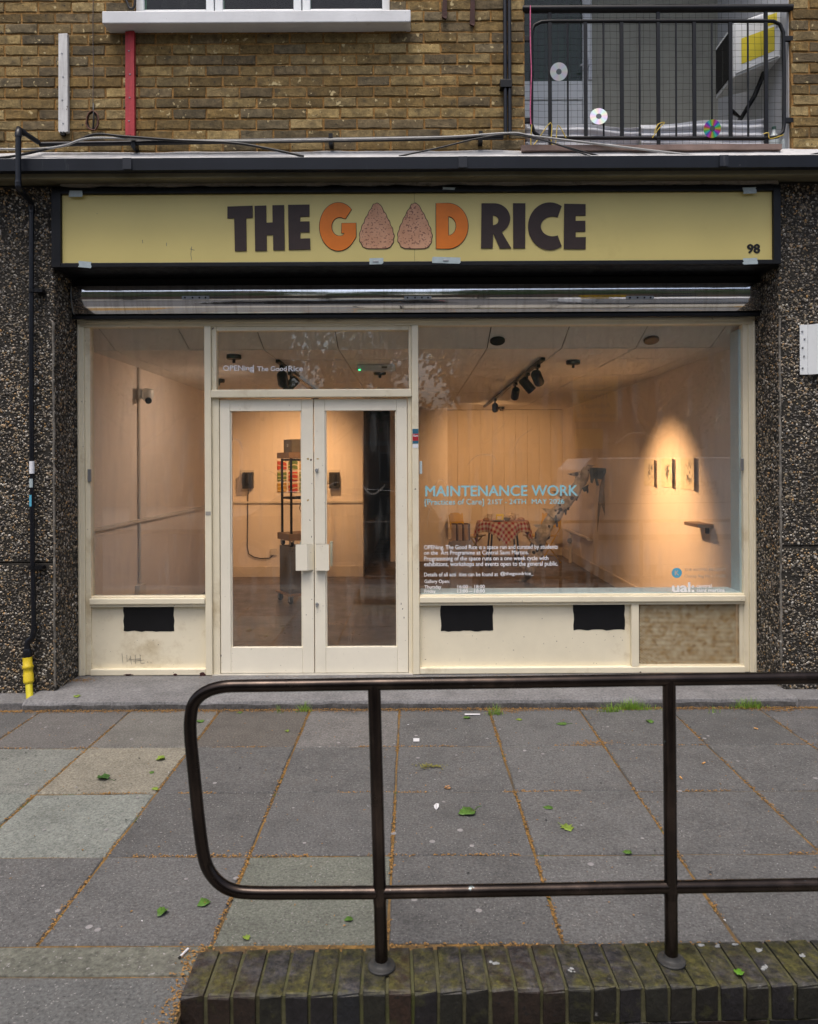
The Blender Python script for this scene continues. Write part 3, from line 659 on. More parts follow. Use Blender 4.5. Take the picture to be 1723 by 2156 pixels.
# peeled paint at the foot
pm = M('bare_primer', (.055,.018,.016), .8, .4, 20)
for (x, w, h) in ((270, 20, 4), (368, 8, 5), (425, 16, 9), (1346, 5, 3)):
    k = 12; rg = random.Random(x); poly = [(fx(x)+w/S*.5*math.cos(2*PI*i/k)*rg.uniform(.6,1.2), fz(1417)+h/S*.5*math.sin(2*PI*i/k)*rg.uniform(.6,1.2)) for i in range(k)]
    part('peeled_patch', MB().prism([(p[0], YF-.0081, p[1]) for p in poly], (0, -.0012, 0)), pm, sf)

# panes and lettering
YG = YF+.045
left_pane = bx('window_pane', shop_glass, sf, fx(189)-.004, fx(432)+.004, YG, YG+.006, fz(1254), fz(685), 0)
top_pane = bx('window_pane', shop_glass, sf, fx(456)-.004, fx(862)+.004, YG, YG+.006, fz(819), fz(693), 0)
right_pane = bx('window_pane', shop_glass, sf, fx(882)-.004, fx(1567)+.004, YG, YG+.006, fz(1254), fz(685), 0)
YT = YG-.0006
def lettering(body, x0, y0, x1, y1, mat, parent, bold=.022, name='lettering'):
    """box in photo pixels: x0..x1, top y0, bottom y1"""
    a = at(x0, y1, YT); b = at(x1, y0, YT); a.z = at((x0+x1)/2, y1, YT).z; b.z = at((x0+x1)/2, y0, YT).z
    return link(name, fit_text(body, a, b, .0006, bold), mat, parent)
L3 = lambda x, y: (882.2+.248*x, 951.1+.248*y)
def let3(body, x0, y0, x1, y1, mat, bold=.022):
    a = L3(x0, y0); b = L3(x1, y1); lettering(body, a[0], a[1], b[0], b[1], mat, right_pane, bold)
let3('MAINTENANCE WORK', 55, 285, 1350, 378, blue_vinyl, .022)
let3('[Practices of Care]', 50, 400, 553, 464, blue_vinyl, .014); let3('21ST - 24TH', 583, 402, 910, 446, blue_vinyl, .014); let3('MAY 2026', 958, 400, 1235, 443, blue_vinyl, .014)
let3('OPENıng, The Good Rıce ıs a space run and curated by students', 43, 790, 1180, 838, white_vinyl, .020)
let3('on the  Art Programme at Central Saınt Martıns.', 43, 838, 933, 884, white_vinyl, .020)
let3('Programming of the space runs on a one week cycle with', 45, 886, 1100, 934, white_vinyl, .020)
let3('exhibitions, workshops and events open to the general public.', 45, 932, 1183, 982, white_vinyl, .020)
let3('Details of all acti  ities can be found at', 45, 1024, 672, 1058, white_vinyl, .018); let3('@thegoodrice_', 692, 1018, 975, 1056, white_vinyl, .02)
let3('Gallery Open:', 47, 1085, 262, 1124, white_vinyl, .018); let3('Thursday', 48, 1133, 190, 1170, white_vinyl, .018); let3('16:00 – 18:00', 328, 1130, 560, 1160, white_vinyl, .018)
let3('Friday', 48, 1170, 143, 1206, white_vinyl, .018); let3('13:00 – 18:00', 328, 1168, 560, 1197, white_vinyl, .018)
L5 = lambda x, y: (441.1+.256*x, 661.6+.256*y)
for (bdy, x0, y0, x1, y1) in (('OPENing', 112, 420, 362, 478), ('The Good', 393, 428, 637, 468), ('Rice', 650, 424, 770, 470)):
    a = L5(x0, y0); b = L5(x1, y1); lettering(bdy, a[0], a[1], b[0], b[1], white_vinyl, top_pane, .020)
lettering('|', 533, 768, 535, 785, white_vinyl, top_pane, .01)
L6 = lambda x, y: (1364.6+.136*x, 1157.9+.136*y)
for (bdy, x0, y0, x1, y1, mt, bo) in (('ual:', 372, 500, 720, 655, white_vinyl, .028), ('central', 752, 530, 985, 586, white_vinyl, .02), ('saint martins', 752, 596, 1188, 655, white_vinyl, .020),
                                 ('THE KOPPEL PROJECT', 565, 286, 1205, 338, faint_vinyl, 0), ('Charity Reg No 1171650', 565, 380, 1205, 440, faint_vinyl, 0)):
    a = L6(x0, y0); b = L6(x1, y1); lettering(bdy, a[0], a[1], b[0], b[1], mt, right_pane, bo)
cc = at(*L6(447, 355), YT); rr = 78*.136*YG/F
me = text_mesh('K', .05); co = np.array([v.co[:] for v in me.vertices]); lo, hi = co.min(0), co.max(0)
disc = [[(cc.x+rr*math.cos(2*PI*k/40), cc.z+rr*math.sin(2*PI*k/40)) for k in range(40)]]
link('logo_disc', upright(outline(disc, .0006), YT+.0002), k_blue, right_pane)
link('logo_letter', fit_text('K', Vector((cc.x-rr*.42, YT-.0006, cc.z-rr*.5)), Vector((cc.x+rr*.45, YT-.0006, cc.z+rr*.5)), .0004, .03), M('disc_letter', (.62,.50,.40), .6, .05, 9), right_pane)
# smears left by an old window painting, thin film on the panes
smear_m = bpy.data.materials.new('smear'); smear_m.use_nodes = True
_n = smear_m.node_tree.nodes; _n['Principled BSDF'].inputs['Base Color'].default_value = (.55,.50,.44,1); _n['Principled BSDF'].inputs['Alpha'].default_value = .13; _n['Principled BSDF'].inputs['Roughness'].default_value = .8
def smear(parent, pts, w, y=None):
    pts = [at(p[0], p[1], y or YT) for p in pts]; N = 16; poly = []
    P_ = [pts[0].lerp(pts[0], 0)]
    cr = []
    for i in range(N+1):
        t = i/N*(len(pts)-1); k = min(int(t), len(pts)-2); u = t-k
        p0, p1, p2, p3 = pts[max(k-1,0)], pts[k], pts[k+1], pts[min(k+2,len(pts)-1)]
        cr.append(.5*((2*p1)+(p2-p0)*u+(2*p0-5*p1+4*p2-p3)*u*u+(3*p1-p0-3*p2+p3)*u**3))
    b = MB(); vs = []
    for i, c in enumerate(cr):
        tn = (cr[min(i+1,N)]-cr[max(i-1,0)]).normalized(); nn = Vector((-tn.z, 0, tn.x)); ww = w*YT/F*(.4+.6*math.sin(PI*i/N))*random.uniform(.7,1.2)
        vs += [c+nn*ww, c-nn*ww]
    b.add(vs, [(2*i, 2*i+1, 2*i+3, 2*i+2) for i in range(N)]); part('smear', b, smear_m, parent)
smear(right_pane, [(984,980),(1000,962),(1020,957),(1038,960),(1044,968),(1045,978)], 1.6)
smear(right_pane, [(1080,955),(1092,925),(1110,910),(1122,903)], 1.2)
smear(right_pane, [(900,1110),(905,1065),(920,1015),(935,1012),(945,1030)], 1.2)
smear(right_pane, [(1290,940),(1330,912),(1375,918),(1390,935)], .9)

# stickers and small metal catches on the frame
def patch(name, mat, parent, px0, py0, px1, py1, y, t=.001, bev=0): 
    a = at(px0, py1, y); b = at(px1, py0, y); return bx(name, mat, parent, a.x, b.x, y-t, y, a.z, b.z, bev)
yq = YF-.0125
patch('alarm_sticker', teal_sticker, sf, 868.8, 903, 881.2, 913, yq); patch('alarm_sticker', red_sticker, sf, 868.8, 913.3, 881.2, 928, yq); patch('alarm_sticker', teal_sticker, sf, 868.8, 928.3, 881.2, 934, yq)
link('alarm_lettering', fit_text('Alarm', at(870, 919.5, yq-.0012), at(880.5, 914.5, yq-.0012), .0004, .02), white_vinyl, sf)
patch('label_sticker', white_vinyl, sf, 869.5, 935, 880.5, 943, yq); patch('label_sticker', faint_vinyl, sf, 433, 1077, 444, 1085, yq)
for (x0, x1, y0, y1) in ((186, 193, 988, 1014), (1559, 1565, 965, 991)):
    patch('catch', grey_metal, sf, x0, y0, x1, y1, YF+.012, .012, .002)
patch('catch', blue_sill, sf, 883.5, 971, 889, 998, YF+.04, .02, .002)
# inner sill boards
bx('inner_sill', blue_sill, sf, fx(882)+.01, fx(1567)-.01, YG+.008, YG+.225, fz(1256)-.02, .664, .003)
bx('inner_sill', blue_sill, sf, fx(189)+.01, fx(432)-.01, YG+.008, YG+.16, fz(1272)-.02, fz(1272), .003)
bx('inner_reveal', blue_sill, sf, fx(1567)-.015, fx(1567)+.01, YG+.008, YG+.16, fz(1254), fz(694), .003)

# ---------------- doors
def door(label, x0, x1, g0, g1, hx0, hx1, side):
    o = thing('glazed_door', label, 'door', ((x0+x1)/2, YF+.03, Z0), group='pair of cream doors')
    y0, y1 = YF+.020, YF+.062; zt, zb_ = fz(838.5), Z0+.006; gz0, gz1 = fz(1363), fz(863.5)
    bx('stile', cream_door, o, x0, g0, y0, y1, zb_, zt, .004); bx('stile', cream_door, o, g1, x1, y0, y1, zb_, zt, .004)
    bx('top_rail', cream_door, o, g0+.0005, g1-.0005, y0+.001, y1-.001, gz1, zt, .003); bx('bottom_rail', cream_door, o, g0+.0005, g1-.0005, y0+.001, y1-.001, zb_, gz0, .003)
    for (a, b, c, d_) in ((g0+.0005, g0+.010, gz0, gz1), (g1-.010, g1-.0005, gz0, gz1)): bx('glazing_bead', cream_door, o, a, b, y0+.012, y1-.01, c+.0005, d_-.0005, .002)
    pane = bx('pane', shop_glass, o, g0, g1, y0+.022, y0+.028, gz0, gz1, 0)
    # folded pull plate: projects from the meeting stile and turns outward
    hz0, hz1 = fz(1199.5), fz(1144.5); m = (hx0*.30+hx1*.70) if side < 0 else (hx0*.90+hx1*.10)
    if side < 0: pts = [(hx1, y0-.003), (m, y0-.045), (hx0, y0-.045)]
    else: pts = [(hx0, y0-.003), (hx0+.004, y0-.045), (hx1, y0-.045)]
    pl = [(a, b) for a, b in pts]+[(a, b+.004) for a, b in reversed(pts)]
    part('pull_plate', MB().prism([(a, b, hz0) for a, b in pl], (0, 0, hz1-hz0)), cream_door, o, bev=.0015)
    q0, q1 = (hx0+.02, hx0+.035) if side < 0 else (hx1-.004, hx1+.016)
    bx('inner_plate', blue_sill if side < 0 else cream, o, q0, q1, y1+.002, y1+.03, hz0+.02, hz1+.012, .002)
    return o, pane, y0
dl, pane_l, yd = door('cream glazed door with the wider white pull plate, opening beside the small window', fx(462), fx(659.3), fx(483.5), fx(635), fx(623), fx(657.5), -1)
dr2, pane_r, yd = door('cream glazed door carrying two small keyhole locks next to the big window', fx(661), fx(858), fx(684), fx(835.3), fx(664), fx(693), 1)
for (px, py) in ((667.5, 990), (668, 1272)):
    p = at(px, py, yd); lk = part('lock', MB().lathe([(.0, .0), (.012, .0), (.013, .006), (.010, .011), (0, .011)], (p.x, yd+.001, p.z), (0,-1,0), 14), grey_metal, dr2, smooth=40)
    bx('key_tab', grey_metal, lk, p.x-.004, p.x+.004, yd-.022, yd-.010, p.z-.018, p.z-.002, .002)
fil = M('bare_filler', (.50,.36,.14), .8, .3, 20)
for (dd, px, py, w, h, mt) in ((dl, 649, 966, 6, 5, fil), (dl, 655, 968, 3.4, 4.5, pm), (dr2, 669, 966, 6, 3, fil), (dl, 649, 1053, 5, 6, fil), (dr2, 845, 1271, 2, 5, pm), (dr2, 848, 1282, 2.5, 3, pm), (dl, 657, 1262, 1.6, 3, pm), (dl, 656.5, 1130, 1.6, 4, pm), (dl, 657, 1018, 1.4, 3, pm), (dl, 650, 1419, 9, 2.2, pm), (dr2, 765, 1419.5, 22, 2.5, pm), (dr2, 690, 1418, 6, 2, pm), (dr2, 851, 1300, 1.6, 5, pm), (dl, 466, 1380, 2, 4, pm)):
    k = 11; rg = random.Random(int(px*7+py)); p = at(px, py, yd); ww, hh = w*yd/F/2, h*yd/F/2
    part('worn_patch', MB().prism([(p.x+ww*math.cos(2*PI*i/k)*rg.uniform(.5,1.25), yd-.0008, p.z+hh*math.sin(2*PI*i/k)*rg.uniform(.5,1.25)) for i in range(k)], (0, .0016, 0)), mt, dd)
ysm = yd+.021
smear(pane_r, [(684,1040),(692,1025),(705,1016),(716,1016)], 1.4, ysm); smear(pane_r, [(762,1018),(775,1036),(787,1040),(800,1032),(812,1020)], 2.2, ysm)
smear(pane_r, [(694,1105),(693,1060),(688,1030)], .9, ysm); smear(pane_l, [(484,928),(494,924),(506,932),(512,950)], 2.4, ysm)
smear(pane_l, [(556,990),(575,995),(592,1012),(606,1030)], .8, ysm)
bx('threshold', M('door_threshold', (.45,.43,.38), .5, .2, 9), sf, fx(446), fx(868), YF-.015, YF+.09, .058, Z0+.004, .003)

# ================================================================== SIGN
YS = 5.178
sg = thing('shop_sign', 'long yellow fascia sign with brown and orange letters in a black frame', 'sign', (0, 5.3, 3.02))
sx0, sx1, sz0, sz1 = at(131,480,YS).x, at(1626,480,YS).x, 3.052, 3.532
bx('sign_box', black_metal, sg, XL+.006, XR-.004, YS+.012, 5.46, 3.020, 3.572, .004)
for (a, b, c, d_) in ((XL+.006, sx0, 3.020, 3.572), (sx1, XR-.004, 3.020, 3.572), (sx0+.0005, sx1-.0005, 3.020, sz0), (sx0+.0005, sx1-.0005, sz1, 3.572)):
    bx('frame_bar', black_metal, sg, a, b, YS-.022, YS+.011, c, d_, .004)
xm = at(873, 480, YS).x
for (a, b) in ((sx0+.001, xm-.0008), (xm+.0008, sx1-.001)): bx('sign_panel', sign_m, sg, a, b, YS, YS+.01, sz0+.001, sz1-.001, .0008)
LS = lambda x, y: (454.9+.464*x, 399.7+.464*y)
def sp(x, y): q = at(*LS(x, y), YS); return (q.x, q.z)
def arc(cx, cy, rx, ry, a0, a1, n=28): return [(cx+rx*math.cos(R(a0+(a1-a0)*k/n)), cy+ry*math.sin(R(a0+(a1-a0)*k/n))) for k in range(n+1)]
T_ = [(53,77),(167,73),(168,128),(138,129),(140,278),(87,279),(84,130),(53,131)]
H_ = [(176,74),(229,72),(230,150),(258,149),(257,71),(310,70),(313,274),(261,275),(260,205),(231,206),(232,277),(179,278)]
E_ = [(328,69),(425,68),(425,122),(383,123),(383,145),(425,144),(426,193),(384,194),(384,222),(428,221),(429,271),(331,273)]
G_ = arc(556,168,85,109,-46,-318,44)+[(636,215),(636,152),(571,153),(571,197),(584,197),(577,208)]+arc(562,168,37,43,70,295,24)+[(588,132)]
D_ = [(999,62),(1052,62)]+arc(1052,165,92,103,-90,90,26)+[(1000,268)]
Dh = [(1054,122)]+arc(1054,165,36,43,-80,80,16)+[(1055,209)]
R_ = [(1205,62),(1262,62)]+arc(1262,131,73,69,-90,62,20)+[(1340,266),(1288,267),(1258,198),(1256,266),(1203,266)]
Rh = [(1257,117)]+arc(1257,139,25,22,-80,80,12)+[(1257,162)]
I_ = [(1348,62),(1404,62),(1403,266),(1349,266)]
C_ = arc(1515,166,99,108,-57,-303,44)+arc(1527,167,53,45,64,296,24)
E2 = [(1580,64),(1677,66),(1677,118),(1632,118),(1632,142),(1676,141),(1676,190),(1632,191),(1632,216),(1678,215),(1677,270),(1578,269)]
def letter(name, polys, mat, depth=.006, y=YS, grow=0):
    return link(name, upright(outline([[sp(*p) for p in pl] for pl in polys], depth), y-depth/2-.0003), mat, sg)
for nm, pl in (('letter_t', [T_]), ('letter_h', [H_]), ('letter_e', [E_]), ('letter_r', [R_, Rh]), ('letter_i', [I_]), ('letter_c', [C_]), ('letter_e', [E2])): letter(nm, pl, brown_vinyl)
def swell(poly, k):
    cx = sum(p[0] for p in poly)/len(poly); cy = sum(p[1] for p in poly)/len(poly)
    out = []
    n = len(poly)
    area = sum(poly[i][0]*poly[(i+1) % n][1]-poly[(i+1) % n][0]*poly[i][1] for i in range(n)); s_ = 1 if area > 0 else -1
    for i in range(n):
        a, b, c = Vector(poly[i-1]), Vector(poly[i]), Vector(poly[(i+1) % n])
        t = (c-a); t = t.normalized() if t.length > 1e-6 else Vector((1,0)); out.append((b.x+s_*t.y*k, b.y-s_*t.x*k))
    return out
letter('letter_outline', [swell(G_, 2.4)], black_vinyl, .003); letter('letter_g', [G_], orange_vinyl)
letter('letter_outline', [swell(D_, 2.4), swell(Dh, -2)], black_vinyl, .003); letter('letter_d', [D_, Dh], orange_vinyl)
def rice(cx):
    base = []
    key = [(0,62),(14,68),(30,95),(45,122),(58,150),(70,178),(77,206),(75,234),(62,258),(45,266),(0,267)]
    right = []
    for i in range(len(key)-1):
        for k in range(6): t = k/6; right.append((key[i][0]+(key[i+1][0]-key[i][0])*t, key[i][1]+(key[i+1][1]-key[i][1])*t))
    pts = right+[(0,267)]+[(-a, b) for a, b in reversed(right[1:])]
    out = []
    for i, (a, b) in enumerate(pts):
        dx, dy = a, b-180; l = math.hypot(dx, dy) or 1; w = 1.6*math.sin(i*2*PI/7.0) if b < 250 else 0
        out.append((cx+a+dx/l*w, b+dy/l*w))
    return out
for cx in (730, 903): letter('rice_ball_outline', [swell(rice(cx), 3)], black_vinyl, .003); letter('rice_ball', [rice(cx)], rice_m, .006)
link('house_number', fit_text('98', at(1573, 533.6, YS-.0004), at(1600.5, 513.6, YS-.0004), .004, .045), black_vinyl, sg)
for (x, y, w, h, a) in ((180,557,27,13,-6), (792,550,28,13,1), (940,548,58,13,-2), (1580,550,30,13,2), (160,408,27,13,0), (945,397,26,5,-3), (1578,401,27,13,2)):
    p = at(x, y, YS-.024); ww, hh = w*p.y/F/2, h*p.y/F/2; rg = random.Random(x); poly = []
    for k in range(5): poly.append((-ww+rg.uniform(-.006,.006), -hh+2*hh*k/4))
    for k in range(5): poly.append((ww+rg.uniform(-.006,.006), hh-2*hh*k/4))
    ca, sa = math.cos(R(a)), math.sin(R(a))
    tp = thing('tape_strip', {180: 'silver tape on the lower sign frame below the plain yellow end', 792: 'short silver tape under the rice ball emblems of the sign', 940: 'long silver tape strip under the orange letter D', 1580: 'silver tape below the house number 98', 160: 'grey tape on the top frame corner by the black pipe', 945: 'thin scrap of tape on the top frame above the orange letters', 1578: 'grey tape on the top frame above the house number'}[x], 'tape', (p.x, p.y, p.z), 'tape strips holding the sign')
    part('tape', MB().prism([(p.x+a_*ca-b_*sa, p.y, p.z+a_*sa+b_*ca) for a_, b_ in poly], (0, -.002, 0)), tape_m, tp)
    if x in (792, 940): bx('clip', grey_metal, tp, p.x-.022, p.x+.018, p.y-.006, p.y-.0025, p.z-.008, p.z+.004, .001)
# small scratches on the face
sc_ = MB()
for st in ([(404,519),(402,535),(404,548)], [(400,524),(410,527)], [(300,505),(301,512)], [(351,511),(351,518)]): sc_.tube([at(x, y, YS-.0004) for x, y in st], .0015, 5)
part('scratch', sc_, M('scratch_grey', (.16,.17,.18), .7, .2, 9), sg)

# ================================================================== SHUTTER HOOD
sh = thing('roller_shutter', 'polished metal roller shutter hood below the yellow sign', 'shutter', (0, 5.45, 2.74))
hx0, hx1 = at(153,630,5.43).x, at(1616,630,5.43).x
prof = [(5.56,2.956), (5.45,2.956)]+[(5.68-.262*math.cos(R(a)), 2.9005+.262*math.sin(R(a))) for a in range(12, -36, -3)]+[(5.49,2.749), (5.56,2.749)]
hd = MB().prism([(hx0+.0, y, z) for y, z in prof], (hx1-hx0, 0, 0)); part('hood', hd, chrome, sh, smooth=35)
for a in (hx0-.008, hx1+.001): part('end_plate', MB().prism([(a, y-.004 if y < 5.5 else y, z) for y, z in prof], (.007, 0, 0)), grey_metal, sh)
bx('bottom_bar', black_metal, sh, XL+.004, XR-.004, 5.495, 5.60, 2.7385, 2.7475, .002); bx('slot_cover', black_metal, sh, XL+.004, XR-.004, 5.468, 5.494, 2.722, 2.7475, .002)
bx('back_board', flat_black, sh, XL+.004, XR-.004, 5.565, 5.60, 2.7480, 3.60, 0)
bx('guide_cover', flat_black, sh, XL+.004, hx0-.010, 5.47, 5.56, 2.75, 3.018, .002); bx('guide_cover', flat_black, sh, hx1+.010, XR-.004, 5.47, 5.56, 2.75, 3.018, .002)
bx('top_cover', flat_black, sh, XL+.004, XR-.004, 5.475, 5.563, 2.957, 3.018, .002)
for px in (412, 880, 1348):
    c = at(px, 627, 5.417); pl_ = bx('fixing_plate', grey_metal, sh, c.x-.10, c.x+.10, 5.4125, 5.4185, c.z-.014, c.z+.014, .006)
    for k in (-.075, -.02, .0, .03, .075): part('bolt', MB().lathe([(0,0),(.007,0),(.006,.006),(0,.007)], (c.x+k, 5.412, c.z+(.004 if k == 0 else 0)), (0,-1,0), 10), black_metal if k else grey_metal, pl_)
# ================================================================== GALLERY INTERIOR
GX0, GX1, GY0, GYL, GYR, GZ, GC = -2.60, 2.60, 5.66, 10.5, 12.8, .062, 2.57
gf = struct('gallery_floor', MB().box(GX0-.2, GX1+.2, 5.645, 16, -.05, GZ), gfloor_m)
struct('gallery_wall_left', MB().box(GX0-.2, GX0, 5.64, GYL+.2, GZ, 2.95), gallery_white)
struct('gallery_wall_right', MB().box(GX1, GX1+.2, 5.64, GYR+.2, GZ, 2.95), gallery_white)
struct('gallery_back_wall', MB().box(GX0, -.70, GYL, GYL+.25, GZ, 2.95), gallery_white)
struct('gallery_partition', MB().box(-.36, .58, 12.1, GYR+.25, GZ, 2.95), gallery_white)
bk = struct('gallery_back_panelling', MB().box(.58, GX1, GYR+.02, GYR+.25, GZ, 2.95), gallery_tan)
for k in range(10):
    a = .582+k*.2017; bx('board', gallery_tan, bk, a+.001, a+.2005, GYR, GYR+.019, GZ+.002, GC, .002)
struct('passage', MB().box(-.75, -.30, 15.6, 15.7, GZ, 2.95).box(-.80, -.70, GYL+.25, 15.7, GZ, 2.95).box(-.36, -.30, GYR+.25, 15.7, GZ, 2.95), dark_room)  # near-black walls put the passage's darkness into the colour
struct('gallery_roof', MB().box(GX0-.2, GX1+.2, 5.64, 16, 2.951, 3.1), dark_room)
gc = MB().box(GX0, GX1, 5.98, 16, GC+.012, GC+.05); gc.prism([(GX0, 5.665, 2.700), (GX0, 5.975, GC+.012), (GX0, 5.975, GC+.05), (GX0, 5.665, 2.75)], (GX1-GX0, 0, 0))
ceil = struct('gallery_ceiling', gc, grid_m)
tm = MB().box(-.296, .296, -.296, .296, 0, .009).mesh('ceiling_tile'); tm.materials.append(tile_m)
x = -2.39-.6
for i in range(10):
    for j in range(11):
        x0 = max(-2.39-.6+i*.6+.004, GX0+.002); x1 = min(-2.39-.6+i*.6+.596, GX1-.002); 
        if x1-x0 < .05: continue
        y0 = 5.985+.6*j; y1 = min(y0+.594, GYR-.002 if x1 > -.7 else GYL)
        if y1-y0 < .05: continue
        o = bpy.data.objects.new('ceiling_tile', tm); C.objects.link(o); o.parent = ceil; o.location = ((x0+x1)/2, (y0+y1)/2, GC+random.uniform(-.0015,.002)); o.scale = ((x1-x0)/.592, (y1-y0)/.592, 1)
        o.rotation_euler = (random.uniform(-.003,.003), random.uniform(-.003,.003), 0)
for i in range(10):
    x0 = max(-2.39-.6+i*.6+.004, GX0+.002); x1 = min(-2.39-.6+i*.6+.596, GX1-.002)
    if x1-x0 < .05: continue
    part('sloping_tile', MB().prism([(x0, 5.668, 2.688), (x0, 5.972, GC+.001), (x0, 5.972, GC+.010), (x0, 5.668, 2.697)], (x1-x0, 0, 0)), tile_m, ceil)
# skirtings and wall trunking
def wallpart(name, label, cat, mb, mat, loc, bev=.003): 
    o = thing(name, label, cat, loc); part('board' if name == 'skirting' else 'duct', mb, mat, o, bev=bev); return o
wallpart('skirting', 'painted skirting board under the nine coloured tiles', 'skirting', MB().box(GX0, -.70, GYL-.018, GYL-.001, GZ, GZ+.15), skirt_m, (-1.6, GYL, GZ))
wallpart('skirting', 'painted skirting board along the gallery wall with three drawings', 'skirting', MB().box(GX1-.018, GX1-.001, 5.9, GYR, GZ, GZ+.15), skirt_m, (GX1, 9, GZ))
wallpart('cable_trunking', 'white dado trunking along the wall with the security camera', 'trunking', MB().box(GX0+.001, GX0+.03, 5.75, GYL-.04, 1.105, 1.135), trunk_m, (GX0, 8, 1.1))
wallpart('cable_trunking', 'white dado trunking across the wall behind the robot sculpture', 'trunking', MB().box(GX0+.03, -.70, GYL-.03, GYL-.001, 1.105, 1.135), trunk_m, (-1.6, GYL, 1.1))
cd = thing('wall_conduit', 'thin vertical conduit with socket box on the side wall', 'conduit', (GX0, 7.02, .4))
part('pipe', MB().tube([(GX0+.016, 7.02, .52), (GX0+.016, 7.02, GC)], .013, 8), trunk_m, cd, smooth=60)
bx('socket_box', trunk_m, cd, GX0+.001, GX0+.05, 6.93, 7.09, .40, .52, .006)
cv = thing('security_camera', 'white dome security camera high on the plain side wall', 'camera', (GX0, 7.0, 2.3))
part('mount', MB().lathe([(0,0),(.05,0),(.05,.02),(.03,.04),(0,.04)], (GX0+.031, 7.0, 2.32), (1,0,0), 16), upvc, cv, smooth=40)
part('dome', MB().lathe([(0,-.07),(.025,-.065),(.045,-.04),(.055,0),(.055,.05),(.04,.065),(0,.066)], (GX0+.115, 6.98, 2.30), (0,0,1), 16), upvc, cv, smooth=40)
part('lens', MB().lathe([(0,0),(.03,0),(.03,.02),(0,.022)], (GX0+.13, 6.945, 2.255), (.35,-.6,-.5), 12), black_metal, cv, smooth=40)
# ceiling roses, emergency light
def rose(label, X, Y, Z, r=.062, tip=True):
    o = thing('ceiling_rose', label, 'ceiling fitting', (X, Y, Z), 'black ceiling fittings')
    part('cup', MB().lathe([(0,-.035),(r-.006,-.035),(r,-.030),(r,.0),(0,.0)], (X, Y, Z-.003), (0,0,1), 20), black_metal, o, smooth=40)
    if tip: part('stem', MB().lathe([(0,-.03),(.012,-.03),(.014,0),(0,0)], (X, Y, Z-.0385), (0,0,1), 10), black_metal, o, smooth=40)
for (px, py, lb, tip) in ((494,750,'black ceiling rose beside the camera wall near the doors', 1), (801,785,'black ceiling rose near the emergency light', 1), (462,800,'black ceiling rose deeper in, above the wall telephone', 1), (1208,765,'black ceiling rose with a stem beside the track with lit spotlight', 1), (1055,860,'small far ceiling rose by the end of the track', 1)):
    s_ = (VY-py)/(GC-EYE-.02); Yq = F/s_; rose(lb, (px-VX)/s_, Yq, GC)
def slope_z(y): return 2.688+(y-5.668)*(GC+.001-2.688)/.304
for (px, lb) in ((1049, 'flat round black disc on the sloping ceiling above the table side'), (1373, 'flat round brown disc on the sloping ceiling above the drawings')):
    Yq = 5.85; X = (px-VX)*Yq/F; o = thing('ceiling_rose', lb, 'ceiling fitting', (X, Yq, slope_z(Yq)), 'black ceiling fittings')
    part('disc', MB().lathe([(0,-.018),(.055,-.018),(.060,-.012),(.060,.0),(0,0)], (X, Yq, slope_z(Yq)-.002), (0,.37,1), 22), black_metal if px < 1200 else M('bronze_disc', (.10,.05,.02), .5, .1, 9), o, smooth=40)
q = at(793, 748, 6.9); em = thing('emergency_light', 'white emergency light box with a small green lamp', 'lamp', (q.x, 6.9, GC))
bx('case', upvc, em, q.x-.18, q.x+.18, 6.85, 6.95, GC-.065, GC-.004, .012); bx('indicator_plate', grey_board, em, q.x+.05, q.x+.10, 6.845, 6.8495, GC-.04, GC-.022, .001)
part('green_lamp', MB().lathe([(0,0),(.007,0),(.005,.006),(0,.007)], (q.x-.155, 6.848, GC-.055), (0,-1,0), 8), emis('green_led', (.05,1,.3), 4), em)

# track lights
WARM = (1.0,.52,.22)
def track(label, X, y0, y1, heads, group='spotlight tracks'):
    o = thing('track_light', label, 'spotlight', (X, (y0+y1)/2, GC), group)
    bx('track_rail', black_metal, o, X-.018, X+.018, y0, y1, GC-.032, GC-.004, .003)
    for (y, tgt, power, half, lc, rr) in heads:
        p = Vector((X, y, GC-.15)); dr_ = (Vector(tgt)-p).normalized()
        hd = part('spot_head', MB().lathe([(0,-.09),(rr*.75,-.088),(rr,-.07),(rr,.075),(rr*.86,.077),(rr*.80,.05),(0,.05)], p, dr_, 18), black_metal, o, smooth=40)
        part('arm', MB().tube([(X, y, GC-.034), (X, y, GC-.075), p-Vector((0,0,.0))], .010, 8), black_metal, hd, smooth=60)
        bx('gear_box', black_metal, hd, X-.017, X+.017, y-.07, y+.04, GC-.062, GC-.0325, .003)
        if power:
            part('lamp_face', MB().lathe([(0,0),(rr*.76,0),(rr*.76,.004),(0,.006)], p+dr_*.056, dr_, 16), emis('warm_lamp_face', (1,.72,.40), 12), hd)
            ld = bpy.data.lights.new('spot_lamp', 'SPOT'); ld.energy = power; ld.color = lc; ld.spot_size = 2*half; ld.spot_blend = 1.0; ld.shadow_soft_size = .03
            lo = bpy.data.objects.new('spot_lamp', ld); C.objects.link(lo); lo.parent = o; lo.matrix_parent_inverse = Matrix.Translation(-ORG[o]); lo.location = p+dr_*.08; lo.rotation_euler = dr_.to_track_quat('-Z', 'Y').to_euler()
track('black ceiling track with four spotlights over the table side', 1.146, 6.45, 11.7,
      [(6.75, (2.45,9.9,.9), 80, R(22), WARM, .048), (7.35, (2.62,7.55,.75), 300, R(40), WARM, .048), (8.2, (1.25,11.5,.8), 100, R(34), WARM, .044), (10.2, (1.45,12.8,1.45), 125, R(42), WARM, .042)])
